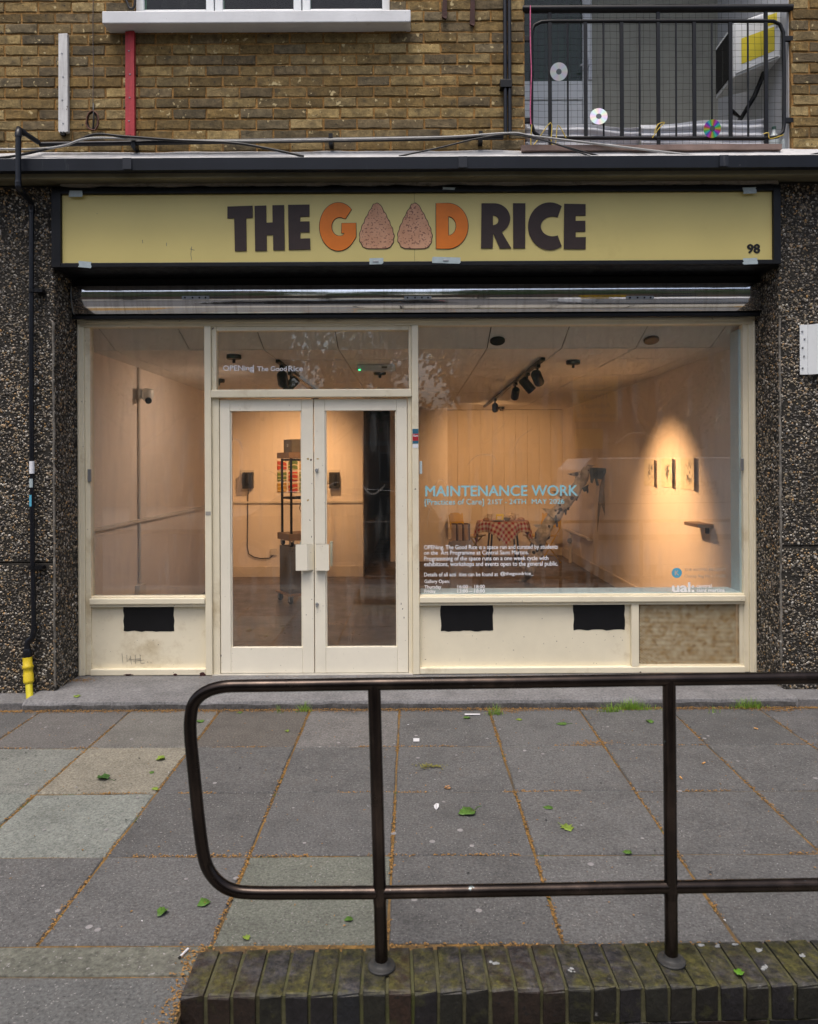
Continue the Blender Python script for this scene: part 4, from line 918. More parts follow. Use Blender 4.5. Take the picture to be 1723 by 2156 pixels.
track('black ceiling track seen through the light above the doors', -1.175, 6.5, 9.6,
      [(6.75, (-1.35,8.6,1.5), 85, R(24), WARM, .048), (7.2, (-2.6,7.5,1.1), 34, R(74), (1.0,.68,.48), .048), (8.95, (-1.65,10.5,1.42), 115, R(44), WARM, .044)])  # the wide paler head is an added fill that brightens the side wall

# robot sculpture
RX, RY, RZ = -1.335, 8.62, R(32)
rb = thing('robot_sculpture', 'tall boxy robot sculpture on castors behind the glazed door', 'sculpture', (RX, RY, GZ), rz=RZ)
def rbx(name, mat, w, d_, z0, z1, bev=.003, parent=rb): return part(name, MB().box(-w/2, w/2, -d_/2, d_/2, z0, z1), mat, parent, bev=bev, local=True)
def caster(x, y, z, r):
    w = part('castor', MB().lathe([(0,-.014),(r*.55,-.016),(r*.6,-.012),(r,-.010),(r,.010),(r*.6,.012),(r*.55,.016),(0,.014)], (x, y, z+r), (1,.25,0), 16), rubber, rb, smooth=40, local=True)
    part('fork', MB().box(x-.022, x-.018, y-.02, y+.02, z+r*.7, z+2*r+.012).box(x+.018, x+.022, y-.02, y+.02, z+r*.7, z+2*r+.012).box(x-.026, x+.026, y-.028, y+.028, z+2*r+.0125, z+2*r+.016), grey_metal, w, local=True)
for sx in (-1, 1):
    for sy in (-1, 1): caster(sx*.155, sy*.155, 0, .040)
rbx('base_board', ply_m, .40, .40, .097, .115); rbx('cabinet', grey_board, .32, .32, .116, .645)
for z in (.16, .60):
    for sgn in (-1, 1): part('screw', MB().lathe([(0,0),(.006,0),(.005,.003),(0,.003)], (sgn*.13, -.161, z), (0,-1,0), 8), rubber, rb, local=True); part('screw', MB().lathe([(0,0),(.006,0),(.005,.003),(0,.003)], (-.161, sgn*.13, z), (-1,0,0), 8), rubber, rb, local=True)
for sx in (-1, 1):
    for sy in (-1, 1): caster(sx*.13, sy*.13, .646, .028)
rbx('tray', tan_board, .36, .36, .720, .795)
for sx in (-1, 1):
    for sy in (-1, 1): part('rod', MB().box(sx*.135-.011, sx*.135+.011, sy*.135-.011, sy*.135+.011, .796, 1.655), black_metal, rb, local=True)
for z in (1.20, 1.64): part('rod_frame', MB().box(-.124, .124, -.144, -.126, z-.011, z+.011).box(-.124, .124, .126, .144, z-.011, z+.011).box(-.144, -.126, -.124, .124, z-.011, z+.011).box(.126, .144, -.124, .124, z-.011, z+.011), black_metal, rb, local=True)
part('hanging_wire', MB().tube([(.0,-.13,1.19),(-.02,-.10,1.08),(.03,-.1,.98),(.06,-.1,1.05),(.05,-.12,1.19)], .004, 6).box(.02,.07,-.11,-.07,1.03,1.12), rubber, rb, local=True)
rbx('neck_slab', tan_board, .36, .36, 1.657, 1.725); hd = rbx('head', grey_board, .24, .24, 1.726, 1.875)
for (x, y, ax) in ((-.121,-.0,(-1,0,0)), (.03,-.121,(0,-1,0))):
    s = .018; b = MB()
    if ax[0]: b.box(x-.003, x, y-s, y+s, 1.79, 1.82)
    else: b.box(x-s, x+s, y-.003, y, 1.79, 1.82)
    e = part('eye', b, white_vinyl, hd, local=True); b = MB(); s = .010
    if ax[0]: b.box(x-.005, x-.0031, y-s, y+s, 1.796, 1.814)
    else: b.box(x-s, x+s, y-.005, y-.0031, 1.796, 1.814)
    part('pupil', b, black_vinyl, e, local=True)
# nine swirl tiles
tcol = {'red': (.52,.07,.03), 'green': (.13,.20,.03), 'ochre': (.45,.26,.03)}
lay = [['red','green','ochre'], ['green','red','green'], ['ochre','red','green']]; rn = ['top', 'middle', 'bottom']
xt0 = at(589.5, 0, GYL).x; zt0 = at(600, 979.5, GYL).z
tl = MB().box(-.066, .066, -.022, 0, -.066, .066).mesh('wall_tile'); tl.materials.append(tile_swirl)
for r in range(3):
    for c in range(3):
        col = lay[r][c]; lb = '%s swirl glazed wall tile in the %s row' % (col, rn[r])
        if r == 1 and c != 1: lb += ', on the side of the telephone with the trailing cable' if c == 0 else ', on the side of the dark passage'
        o = link('wall_tile', tl, None); o.location = (xt0+c*.157, GYL-.002, zt0-r*.157); o.color = (*tcol[col], 1); tag(o, lb, 'tile', 'nine swirl tiles on the wall')
        b = o.modifiers.new('bevel', 'BEVEL'); b.width = .010; b.segments = 3
# wall telephones
def phone(label, px0, px1, cable):
    a = at(px0, 1017, GYL); b = at(px1, 989, GYL); o = thing('wall_telephone', label, 'telephone', ((a.x+b.x)/2, GYL, a.z), 'black wall boxes')
    bx('back_plate', trunk_m, o, a.x, b.x, GYL-.022, GYL-.002, a.z, b.z, .003)
    bx('case', rubber, o, a.x+.05, b.x-.004, GYL-.15, GYL-.023, at(0,1031,GYL).z, b.z-.035, .008)
    part('handset', MB().tube([(b.x-.055, GYL-.17, b.z-.06), (b.x-.055, GYL-.19, b.z-.12), (b.x-.055, GYL-.17, b.z-.19)], [.022,.014,.022], 10), rubber, o, smooth=60)
    if cable:
        pts = [at(*p, GYL-.02) for p in ((523,1031),(522,1060),(522,1100),(521,1150),(524,1166),(535,1173),(550,1176),(568,1175),(577,1168),(578,1160))]
        part('cord', MB().tube(pts, .007, 6), rubber, o, smooth=60); p = at(577, 1160, GYL); bx('socket', trunk_m, o, p.x-.05, p.x+.05, GYL-.03, GYL-.002, p.z-.06, p.z+.04, .004)
phone('black wall telephone with a long trailing cable', 507.7, 536, True); phone('black wall telephone beside the dark passage', 688, 716.5, False)

# table, cloth, chairs
TX, TY, TZ = at(1059, 1092, 11.6).x, 11.6, .76
tb = thing('round_table', 'small round table under a red gingham cloth', 'table', (TX, TY, GZ))
part('tabletop', MB().lathe([(0,0),(.37,0),(.375,.012),(.37,.024),(0,.024)], (TX, TY, TZ-.026), (0,0,1), 28), ply_m, tb, smooth=40)
for k in range(4):
    a = PI/4+k*PI/2; part('leg', MB().tube([(TX+.25*math.cos(a), TY+.25*math.sin(a), TZ-.027), (TX+.33*math.cos(a), TY+.33*math.sin(a), GZ)], .014, 8), black_metal, tb, smooth=60)
N = 60; half = .56; vs = []; uvs = []
for j in range(N+1):
    for i in range(N+1):
        u, v = -half+2*half*i/N, -half+2*half*j/N
        c45 = math.sqrt(.5); x, y = (u-v)*c45, (u+v)*c45; r = math.hypot(x, y); th = math.atan2(y, x)
        if r <= .385: p = (TX+x, TY+y, TZ+.003)
        else:
            ex = r-.385; rad = .385+min(ex, .05)*.35+ex*.10+.035*math.sin(th*9+1)*min(ex/.2, 1); p = (TX+rad*math.cos(th), TY+rad*math.sin(th), TZ+.003-max(ex-.012, 0)*.96)
        vs.append(p); uvs.append((i/N, j/N))
fs = [(j*(N+1)+i, j*(N+1)+i+1, (j+1)*(N+1)+i+1, (j+1)*(N+1)+i) for j in range(N) for i in range(N)]
me = bpy.data.meshes.new('tablecloth'); me.from_pydata(vs, [], fs); uvl = me.uv_layers.new(name='UVMap'); uvl.data.foreach_set('uv', [c for lp in me.loops for c in uvs[lp.vertex_index]])
clo = link('tablecloth', me, gingham, None, smooth=0); tag(clo, 'red and white gingham cloth hanging in a point from the round table', 'tablecloth')
so = clo.modifiers.new('thick', 'SOLIDIFY'); so.thickness = .003
def chair(label, X, Y, rz):
    o = thing('folding_chair', label, 'chair', (X, Y, GZ), 'yellow folding chairs', rz)
    bs = MB(); vs = []; n = 12
    for i in range(n+1):
        t = -1+2*i/n; x = .21*t; yb = .045*(1-t*t); top = .80-.055*t**4
        vs += [(x, .20+yb, .56), (x, .235+yb, top), (x, .247+yb, top), (x, .212+yb, .56)]
    part('backrest', bs.add(vs, [(4*i+j, 4*i+4+j, 4*i+4+(j+1) % 4, 4*i+(j+1) % 4) for i in range(n) for j in range(4)]+[(0,1,2,3), (4*n+3,4*n+2,4*n+1,4*n)]), yellow_metal, o, smooth=50, local=True)
    part('seat', MB().box(-.20, .20, -.21, .19, .43, .45), yellow_metal, o, bev=.008, local=True)
    for s in (-1, 1):
        part('leg', MB().tube([(s*.215, .24, .78), (s*.215, .205, .56), (s*.215, -.22, 0)], .012, 8), yellow_metal, o, smooth=60, local=True)
        part('leg', MB().tube([(s*.19, -.14, .425), (s*.195, .24, 0)], .012, 8), yellow_metal, o, smooth=60, local=True)
    part('stretcher', MB().tube([(-.19, .14, .12), (.19, .14, .12)], .009, 8), yellow_metal, o, smooth=60, local=True)
    return o
chair('yellow folding chair pulled up behind the white plinth side of the table', at(983, 0, 11.75).x, 11.85, R(58)); chair('yellow folding chair half hidden by the spotted sculpture', at(1136, 0, 11.75).x, 11.85, R(-58))
TT = TZ+.0065
def titem(name, label, cat, prof, px, dy, mat, grp=None):
    X = at(px, 1090, TY+dy).x; o = thing(name, label, cat, (X, TY+dy, TT)); part('body', MB().lathe(prof, (X, TY+dy, TT), (0,0,1), 20), mat, o, smooth=45); return o, X
o, X = titem('mug', 'pale mug on the gingham table by the yellow carton', 'mug', [(0,0),(.034,0),(.040,.01),(.042,.10),(.036,.10),(.034,.02),(0,.02)], 1031, -.05, ceramic)
part('handle', MB().tube([(X-.04,TY-.05,TT+.08),(X-.07,TY-.05,TT+.07),(X-.07,TY-.05,TT+.035),(X-.04,TY-.05,TT+.025)], .006, 6), ceramic, o, smooth=60)
X = at(1047, 0, TY-.05).x; o = thing('carton', 'small yellow carton standing on the gingham table', 'carton', (X, TY-.08, TT)); bx('box', yellow_label, o, X-.06, X+.06, TY-.12, TY-.04, TT, TT+.10, .004); bx('print', paper_m, o, X-.045, X+.02, TY-.1215, TY-.1203, TT+.02, TT+.07, 0)
o, X = titem('teapot', 'patterned pottery teapot on the gingham table', 'teapot', [(0,0),(.06,0),(.085,.03),(.09,.07),(.07,.105),(.045,.11),(.02,.118),(.015,.13),(0,.132)], 1075, -.02, ceramic)
part('spout', MB().tube([(X-.075,TY-.02,TT+.05),(X-.12,TY-.03,TT+.08),(X-.14,TY-.03,TT+.115)], [.02,.014,.011], 8), ceramic, o, smooth=60); part('handle', MB().tube([(X+.07,TY-.02,TT+.09),(X+.125,TY-.02,TT+.085),(X+.125,TY-.02,TT+.04),(X+.08,TY-.02,TT+.03)], .008, 8), ceramic, o, smooth=60)
titem('bowl', 'dark bowl in front of the teapot', 'bowl', [(0,0),(.03,0),(.06,.05),(.055,.052),(.028,.012),(0,.012)], 1068, -.2, grey_board)
titem('bread_roll', 'brown bread roll beside the mug on the gingham cloth', 'bread', [(0,0),(.04,.0),(.052,.02),(.04,.042),(.015,.05),(0,.051)], 1024, -.16, bread_m); titem('bread_roll', 'brown bread roll beside the teapot handle', 'bread', [(0,0),(.05,.0),(.06,.02),(.045,.042),(.015,.05),(0,.051)], 1097, -.08, bread_m)
titem('plate', 'flat plate with food in front of the yellow carton', 'plate', [(0,0),(.06,0),(.10,.014),(.098,.018),(.058,.006),(0,.006)], 1048, -.24, grey_board)

# plinth with three blocks
pa, pb = at(948, 1240, 9.42), at(995, 1240, 9.42); pzt = at(970, 1139, 9.42).z
pl = thing('plinth', 'white plinth carrying three wooden blocks', 'plinth', ((pa.x+pb.x)/2, 9.56, GZ)); bx('column', plinth_m, pl, pa.x, pb.x, 9.42, 9.70, GZ, pzt-.022, .003); bx('top_board', plinth_m, pl, pa.x-.004, pb.x+.004, 9.416, 9.704, pzt-.021, pzt, .003)
for k, (a, b, lb) in enumerate(((952, 963.8, 'upright pale block with dark edge on the plinth, at the outer end by the partition'), (965.3, 976.5, 'upright pale block with dark edge in the middle of three on the plinth'), (977.8, 990, 'upright pale block with dark edge on the plinth, nearest the gingham table'))):
    A, B = at(a, 1141, 9.5), at(b, 1105, 9.5); o = thing('wooden_block', lb, 'block', ((A.x+B.x)/2, 9.53, pzt), 'three blocks on the plinth')
    w = B.x-A.x; bx('pale_face', block_pale, o, A.x, A.x+w*.70, 9.47, 9.60, pzt, pzt+.205, .002); bx('dark_board', wood_block, o, A.x+w*.70+.0005, B.x-.002, 9.468, 9.602, pzt, pzt+.209, .002); bx('cap', wood_block, o, A.x, A.x+w*.70, 9.468, 9.602, pzt+.2055, pzt+.214, .002)

# spotted tail sculpture reaching up to the wall
YQ = 9.95
sp_ = thing('fabric_sculpture', 'tall spotted fabric tail sculpture with pointed fins leaning towards the wall', 'sculpture', (at(1085,1225,YQ).x, YQ, GZ))
ctr = [(1236,985,9),(1228,1004,13),(1213,1030,14),(1193,1056,14),(1172,1080,15),(1156,1100,14),(1146,1120,15),(1135,1142,17),(1127,1165,17),(1122,1188,14),(1114,1208,11),(1104,1222,8),(1084,1227,1.5)]
b = MB(); n = len(ctr); vs = []
dense = []
for i in range(n-1):
    for k in range(3):
        t = k/3; dense.append(tuple(ctr[i][j]+(ctr[i+1][j]-ctr[i][j])*t for j in range(3)))
dense.append(ctr[-1])
cen = [at(x, y, YQ+.06*math.sin(i*.6)) for i, (x, y, w) in enumerate(dense)]; m = 10
for i, (x, y, w) in enumerate(dense):
    t = (cen[min(i+1, len(cen)-1)]-cen[max(i-1, 0)]).normalized(); nn = Vector((-t.z, 0, t.x)); W = w*YQ/F*(1+.12*math.sin(i*2.1))
    for k in range(m):
        a = 2*PI*k/m; vs.append(cen[i]+nn*W*math.cos(a)+Vector((0,1,0))*.05*math.sin(a))
b.add(vs, [(i*m+k, i*m+(k+1) % m, (i+1)*m+(k+1) % m, (i+1)*m+k) for i in range(len(cen)-1) for k in range(m)]+[tuple(range(m)), tuple((len(cen)-1)*m+k for k in range(m-1,-1,-1))])
for v_ in b.v: pass
b.v = [(x, y, max(z, GZ+.004)) for x, y, z in b.v]
part('body', b, dotted, sp_, smooth=50)
for (tip, r0, r1) in (((1193,998),(1222,1006),(1224,992)), ((1160,1033),(1196,1060),(1202,1040)), ((1141,1070),(1166,1092),(1178,1074)), ((1122,1105),(1148,1122),(1154,1104)), ((1113,1136),(1134,1154),(1142,1132)), ((1254,980),(1232,990),(1238,978)), ((1090,1192),(1117,1202),(1122,1182))):
    A, B, Cq = at(*tip, YQ-.05), at(*r0, YQ-.02), at(*r1, YQ-.02); part('fin', MB().prism([A, B, Cq], (0, .035, 0)), dotted, sp_)
for (x, y, l) in ((1196,1060,14), (1213,1040,14), (1190,1068,16), (1170,1085,16), (1236,1022,16), (1156,1110,16), (1172,1096,14)):
    p = at(x, y, YQ-.03); q = at(x+1.5, y+l, YQ-.03); part('tassel', MB().tube([p, p.lerp(q, .5), q], [.008,.016,.010], 6), rubber, sp_)
bf = M('blue_fabric', (.075,.115,.16), .85, .35, 9, .3, 40)
def rag(name, poly, y, mat): part(name, MB().prism([at(px, py, y+.02*math.sin(px)) for px, py in poly], (0, .012, 0)), mat, sp_)
rag('blue_rag', [(1240,984),(1262,985),(1280,986),(1274,1000),(1268,1010),(1258,1008),(1262,1022),(1257,1023),(1252,1006),(1248,1018),(1244,1016),(1243,1000)], YQ, bf)
rag('blue_rag', [(1226,1028),(1240,1020),(1238,1032),(1230,1036)], YQ-.02, bf)
rag('grey_strip', [(1277,988),(1284,992),(1286,1040),(1281,1042),(1278,1010),(1272,1030),(1276,1092),(1272,1080),(1266,1060),(1262,1090),(1258,1120),(1260,1060),(1264,1020)], YQ+.05, grey_board)

# drawings, shelf, pipe on the right wall
def onright(px, py, dx=0.): 
    s_ = (px-VX)/(GX1-dx); Yq = F/s_; return Vector((GX1-dx, Yq, EYE-(py-VY+(px-VX)*ROLL)/s_))
for i, (x0, x1, y0, y1, lb) in enumerate(((1357.6,1384.5,967,1023,'curled sketch sheet on the wall, farthest from the window of three'), (1394,1423,965,1026,'middle sketch sheet with a small oval under the wall spotlight'), (1435,1470,963,1031,'dark sketch sheet on the wall, closest to the window of three'))):
    A = onright(x0, (y0+y1)/2); B = onright(x1, (y0+y1)/2); zt_ = onright((x0+x1)/2, y0).z; zb_ = onright((x0+x1)/2, y1).z; b = MB(); vs = []; n = 8
    for k in range(n+1):
        y = A.y+(B.y-A.y)*k/n; lift = .004+.05*max(0, k/n-.6)**2*4
        for z in (zb_, zt_): vs.append((GX1-lift, y, z))
    b.add(vs, [(2*k, 2*k+1, 2*k+3, 2*k+2) for k in range(n)]); o = part('drawing', b, drawn); so = o.modifiers.new('thick', 'SOLIDIFY'); so.thickness = .0015; tag(o, lb, 'drawing', 'three drawings on the wall')
A = onright(1463, 1096); B = onright(1508, 1098); o = thing('wall_shelf', 'short wooden shelf on the gallery wall by the window', 'shelf', (GX1, (A.y+B.y)/2, A.z)); bx('board', tan_board, o, GX1-.14, GX1-.002, B.y+.05, A.y-.1, A.z-.03, A.z, .003); bx('bracket', black_metal, o, GX1-.03, GX1-.002, B.y+.15, B.y+.17, A.z-.09, A.z-.031, .002)
A = onright(1188.5, 1116, .09); B = onright(1235.6, 1134, .09); o = thing('radiator_pipe', 'white radiator bracket with pipe and valve low on the wall', 'pipe', (GX1, (A.y+B.y)/2, GZ)); zz = (A.z+B.z)/2
part('rail', MB().tube([(GX1-.07, A.y, zz), (GX1-.07, B.y, zz)], .025, 10), trunk_m, o, smooth=60); yv = A.y-.35; part('drop_pipe', MB().tube([(GX1-.07, yv, zz-.027), (GX1-.07, yv, GZ)], .03, 10), trunk_m, o, smooth=60); part('valve', MB().lathe([(0,0),(.04,0),(.04,.07),(0,.07)], (GX1-.08, yv-.02, zz-.14), (-.3,-1,0), 12), grey_board, o, smooth=40)
for y in (A.y-.02, B.y+.02): bx('bracket', trunk_m, o, GX1-.068, GX1-.002, y-.01, y+.01, zz-.03, zz-.0, .002)
# ================================================================== THINGS ON THE FACADE
def catmull(pts, n=8):
    pts = [Vector(p) for p in pts]; out = []
    for k in range(len(pts)-1):
        p0, p1, p2, p3 = pts[max(k-1,0)], pts[k], pts[k+1], pts[min(k+2,len(pts)-1)]
        for i in range(n):
            u = i/n; out.append(.5*((2*p1)+(p2-p0)*u+(2*p0-5*p1+4*p2-p3)*u*u+(3*p1-p0-3*p2+p3)*u**3))
    out.append(pts[-1]); return out
# downpipe: branch from the wall, over the gutter, down the pilaster, into a yellow sleeve
dp = thing('downpipe', 'thin black waste pipe running down the pilaster into a yellow sleeve', 'pipe', (at(66,1490,5.10).x, 5.10, 0))
yf_, yb_ = 4.925, 5.155
p1 = at(82, 300, 5.06); p2 = at(40, 273, yf_+.02); p3 = at(39, 282, yf_); p4 = at(39, 388, yf_); p5 = at(42, 400, yf_+.02); p6 = at(64, 424, yb_-.03); p7 = at(67, 440, yb_)
p8 = at(66, 760, yb_); p9 = at(69, 1180, yb_); p10 = at(72, 1328, yb_)
part('pipe', MB().tube([p1, p2], .0175, 12), pipe_black, dp, smooth=60)
part('pipe', MB().tube([p3, p4], .0185, 12), pipe_black, dp, smooth=60)
part('elbow', MB().tube([p2+(p1-p2).normalized()*.04, p2, p3, p3-Vector((0,0,.02))], .0225, 12), pipe_black, dp, smooth=60)
part('elbow', MB().tube(catmull([p4+Vector((0,0,.02)), p4, p5, p6, p7, p7-Vector((0,0,.03))], 4), .021, 12), pipe_black, dp, smooth=60)
part('pipe', MB().tube([p7-Vector((0,0,.01)), p8, p9, p10], .0165, 12), pipe_black, dp, smooth=60)
part('elbow', MB().tube(catmull([p10+Vector((0,0,.03)), p10, at(68,1342,yb_), at(60,1350,yb_), at(58,1358,yb_), at(58,1372,yb_)], 4), .0205, 12), pipe_black, dp, smooth=60)
c = at(58, 1376, yb_); part('collar', MB().lathe([(.019,-.04),(.028,-.04),(.030,-.02),(.030,.02),(.024,.035),(.018,.035)], c, (0,0,1), 16), pipe_black, dp, smooth=40)
ys0 = at(58, 1384, yb_); ys1 = at(61, 1438, yb_-.02); ys2 = at(65, 1493, 5.06); ys2.z = -.02
part('sleeve', MB().tube([ys0, ys0.lerp(ys1,.3), ys0.lerp(ys1,.33), ys0.lerp(ys1,.42), ys0.lerp(ys1,.45), ys0.lerp(ys1,.62), ys0.lerp(ys1,.65), ys0.lerp(ys1,.9), ys0.lerp(ys1,.93), ys1], [.031,.031,.036,.036,.031,.031,.034,.034,.036,.030], 16), pipe_yellow, dp, smooth=60)
part('sleeve_pipe', MB().tube([ys1, ys2], .0235, 14), M('yellow_pipe_plain', (.60,.52,.02), .4, .12, 9), dp, smooth=60)
for (py, h, mt) in ((984, 13, white_vinyl), (1017, 9, tape_m), (1054, 12, k_blue)):
    p = at(67.5, py, yb_); part('sticker', MB().tube([p+Vector((0,0,h*yb_/F)), p-Vector((0,0,h*yb_/F))], .0172, 12), mt, dp, smooth=60)
for py in (612, 1195):
    p = at(68, py, yb_); part('clip', MB().lathe([(.017,-.012),(.024,-.012),(.024,.012),(.017,.012)], p, (0,0,1), 14).box(p.x+.02, p.x+.075, p.y-.012, YP-.004, p.z-.012, p.z+.012), black_metal, dp)
# pipes along the foot of the brick wall
hp = thing('wall_pipe', 'black horizontal pipe clipped along the foot of the brick wall', 'pipe', (at(560,300,5.07).x, 5.07, at(560,300,5.07).z))
part('pipe', MB().tube([at(84,304,5.07), at(400,299,5.07), at(1060,289,5.07)], .0165, 12), pipe_black, hp, smooth=60)
for px in (283, 697, 1012):
    p = at(px, 299-(px-84)*.0158, 5.07); part('clip', MB().box(p.x-.014, p.x+.014, p.y-.02, YB+.006, p.z-.055, p.z-.017).box(p.x-.014, p.x+.014, p.y-.0195, p.y-.0165, p.z-.017, p.z+.02), black_metal, hp)
vp = thing('riser_pipe', 'pair of black vertical pipes beside the balcony opening', 'pipe', (at(1069,277,5.08).x, 5.08, at(1069,277,5.08).z))
for dx in (-.014, .016):
    a = at(1069, 279, 5.085); part('pipe', MB().tube([(a.x+dx, 5.085, a.z), (a.x+dx, 5.085, 7.3)], .0135, 10), pipe_black, vp, smooth=60)
a = at(1067, 177, 5.08); bx('clip', black_metal, vp, a.x-.045, a.x+.035, 5.065, YB+.006, a.z-.028, a.z+.028, .003)
def cable(label, pts, r, mat, Y=5.03):
    P_ = catmull([at(p[0], p[1], p[2] if len(p) > 2 else Y) for p in pts], 7); o = part('cable', MB().tube(P_, r, 7), mat, smooth=60); tag(o, label, 'cable'); return o
cable('black cable swagged from the loop hook down over the gutter', [(-60,336),(20,330),(90,316),(150,301),(200,283),(260,287),(380,296),(490,301),(560,312),(640,329)], .0085, cable_black, 5.02)
cable('grey weathered cable lying along the top of the wall pipe', [(-60,313),(60,314),(130,308,4.99),(190,291,4.99),(300,293),(500,297),(800,292),(950,288),(1075,280),(1120,286),(1250,302),(1400,320),(1500,331)], .0075, cable_grey, 5.045)
cable('thin black cable drooping below the grey one by the balcony', [(840,329),(930,310),(1000,293),(1075,282),(1120,288),(1180,306),(1260,328)], .006, cable_black, 5.03)
cable('second thin black cable in front of the balcony coping', [(1075,283),(1110,288),(1170,303),(1220,321),(1245,329)], .0045, cable_black, 5.02)
cable('short black cable end over the gutter at the brick pier', [(1690,331),(1715,324),(1760,318)], .005, cable_black, 5.03)
cable('thin old cable hanging from above beside the white batten', [(197,-30),(196,60),(197,140),(196,215)], .003, M('rusty_wire', (.10,.08,.07), .7, .3, 20), 5.105)
# battens
for (x0, x1, y0, y1, mt, lb) in ((125,144,72,283,white_wood,'white painted timber batten screwed upright on the brick wall'), (265.5,284,67,291,red_wood,'red painted timber batten screwed upright on the brick wall')):
    a, b = at(x0, y1, YB-.02), at(x1, y0, YB-.02); o = thing('timber_batten', lb, 'batten', ((a.x+b.x)/2, YB-.02, a.z), 'painted battens on the brick wall')
    rg = random.Random(x0); n = 7; pl = [(a.x+(b.x-a.x)*k/n, a.z+rg.uniform(0,.02)) for k in range(n+1)]+[(b.x, b.z), (a.x+.004, b.z-.004)]
    part('timber', MB().prism([(x, YB-.034, z) for x, z in pl], (0, .030, 0)), mt, o, bev=.002)
    for k in range(4): z = b.z-.14-.16*k; part('screw', MB().lathe([(0,0),(.006,0),(.004,.004),(0,.004)], ((a.x+b.x)/2+rg.uniform(-.006,.006), YB-.034, z), (0,-1,0), 8), grey_metal, o)
a = at(140, 284, YB); part('broken_end', MB().box(at(130,0,YB).x, at(139,0,YB).x, YB-.03, YB-.006, a.z-.012, a.z+.006), flat_black, bpy.data.objects['timber_batten'])
for (px, y0, y1, lb) in ((936.5, -30, 43, 'dark rusty strap end below the sill, shorter one'), (995, -30, 58, 'dark rusty strap end on the bricks, longer one')):
    a, b = at(px-6, y1, YB-.01), at(px+5, y0, YB-.01); o = part('wall_strap', MB().prism([(a.x+.012, YB-.022, b.z), (b.x, YB-.022, b.z), (b.x-.002, YB-.026, a.z+.02), (b.x-.008, YB-.03, a.z), (a.x, YB-.028, a.z+.015)], (0, .018, 0)), M('rusty_strap', (.055,.022,.018), .8, .4, 20, .4, 60)); tag(o, lb, 'strap')
# hook with a coil of cable
ck = thing('cable_coil', 'rusty hook with a small coil of wire on the brick wall', 'wire', (at(195,272,5.07).x, 5.07, at(195,280,5.07).z))
for k in range(3):
    pts = [at(195+13*math.cos(t*2*PI/20)*(1-.12*k)+random.uniform(-1,1), 254+20*math.sin(t*2*PI/20)*(1-.08*k)+random.uniform(-1,1), 5.075+.008*k) for t in range(21)]; part('loop', MB().tube(pts, .006-.001*k, 6), M('coil_wire%d' % k, [(.12,.05,.03),(.03,.025,.02),(.14,.10,.07)][k], .7, .3, 30), ck, smooth=60)
part('hook', MB().tube([at(197,217,5.11), at(197,226,5.08), at(198,250,5.07), at(196,276,5.08)], .006, 6), black_metal, ck, smooth=60)
# satin trifles at the window corner: black cable loop
cable('black cable loop at the corner of the upper window', [(258,-20),(268,5),(274,18),(283,14),(285,-10)], .008, cable_black, 5.10)
# white bracket plate projecting over the pavement
wpY = YP-.012
a = at(1684, 789, wpY); b = at(1700, 684, wpY); o = thing('projecting_plate', 'white metal plate bolted to the pilaster, bending out from the wall', 'sign', (a.x, wpY, a.z))
bx('flange', upvc, o, a.x, b.x, wpY-.006, wpY, a.z, b.z, .002)
part('blade', MB().prism([(b.x+.0005, wpY-.006, a.z), (b.x+.42, wpY-.36, a.z), (b.x+.42, wpY-.36, b.z), (b.x+.0005, wpY-.006, b.z)], (.003, .006, 0)), upvc, o)
for (px, py) in ((1689,698), (1694,714), (1690,732), (1693,750), (1690,775)): p = at(px, py, wpY-.006); part('bolt', MB().lathe([(0,0),(.007,0),(.006,.006),(0,.007)], p, (0,-1,0), 8), grey_metal, o)

# ================================================================== BALCONY
YR = 5.135
def lv(x, y): return (1068.2+.38*x, .38*y)
br = thing('balcony_railing', 'black steel balcony railing with alternating thick and thin bars', 'railing', (at(1385,310,YR).x, YR, zfl))
part('top_rail', MB().tube([at(1100,20,YR), at(1668,17,YR)], .026, 12), black_metal, br, smooth=60)
loop = [lv(x, y) for x, y in ((250,119),(190,121),(150,140),(135,180),(135,400),(135,690),(150,735),(185,758),(250,764),(800,766),(1420,768),(1500,758),(1528,730),(1534,690),(1534,400),(1530,180),(1510,135),(1475,118),(1430,117),(800,118))]
part('loop_frame', MB().tube([at(*p, YR) for p in loop]+[at(*loop[0], YR)], .0125, 10), black_metal, br, smooth=60)
for i, x in enumerate((235,433,633,835,1035,1235,1432)):
    post = x in (235, 835, 1432); y0, y1 = (60, 818) if post else (122, 762)
    if x == 1432: y1 = 822
    A, B = at(*lv(x, y0), YR), at(*lv(x+1, y1), YR); bx('post' if post else 'flat_bar', black_metal, br, A.x-.0125, A.x+.0125, YR-.008, YR+.008, B.z, A.z, .002)
for x in (335,533,733,935,1133,1333): part('thin_bar', MB().tube([at(*lv(x,122), YR), at(*lv(x+2,762), YR)], .0068, 8), black_metal, br, smooth=60)
for (x0, x1, y) in ((97,135,216), (97,135,668), (1534,1590,216), (1534,1590,668)): A, B = at(*lv(x0,y+14), YR), at(*lv(x1,y-14), YR); bx('fixing', black_metal, br, A.x, B.x, YR-.01, YR+.01, A.z, B.z, .002)
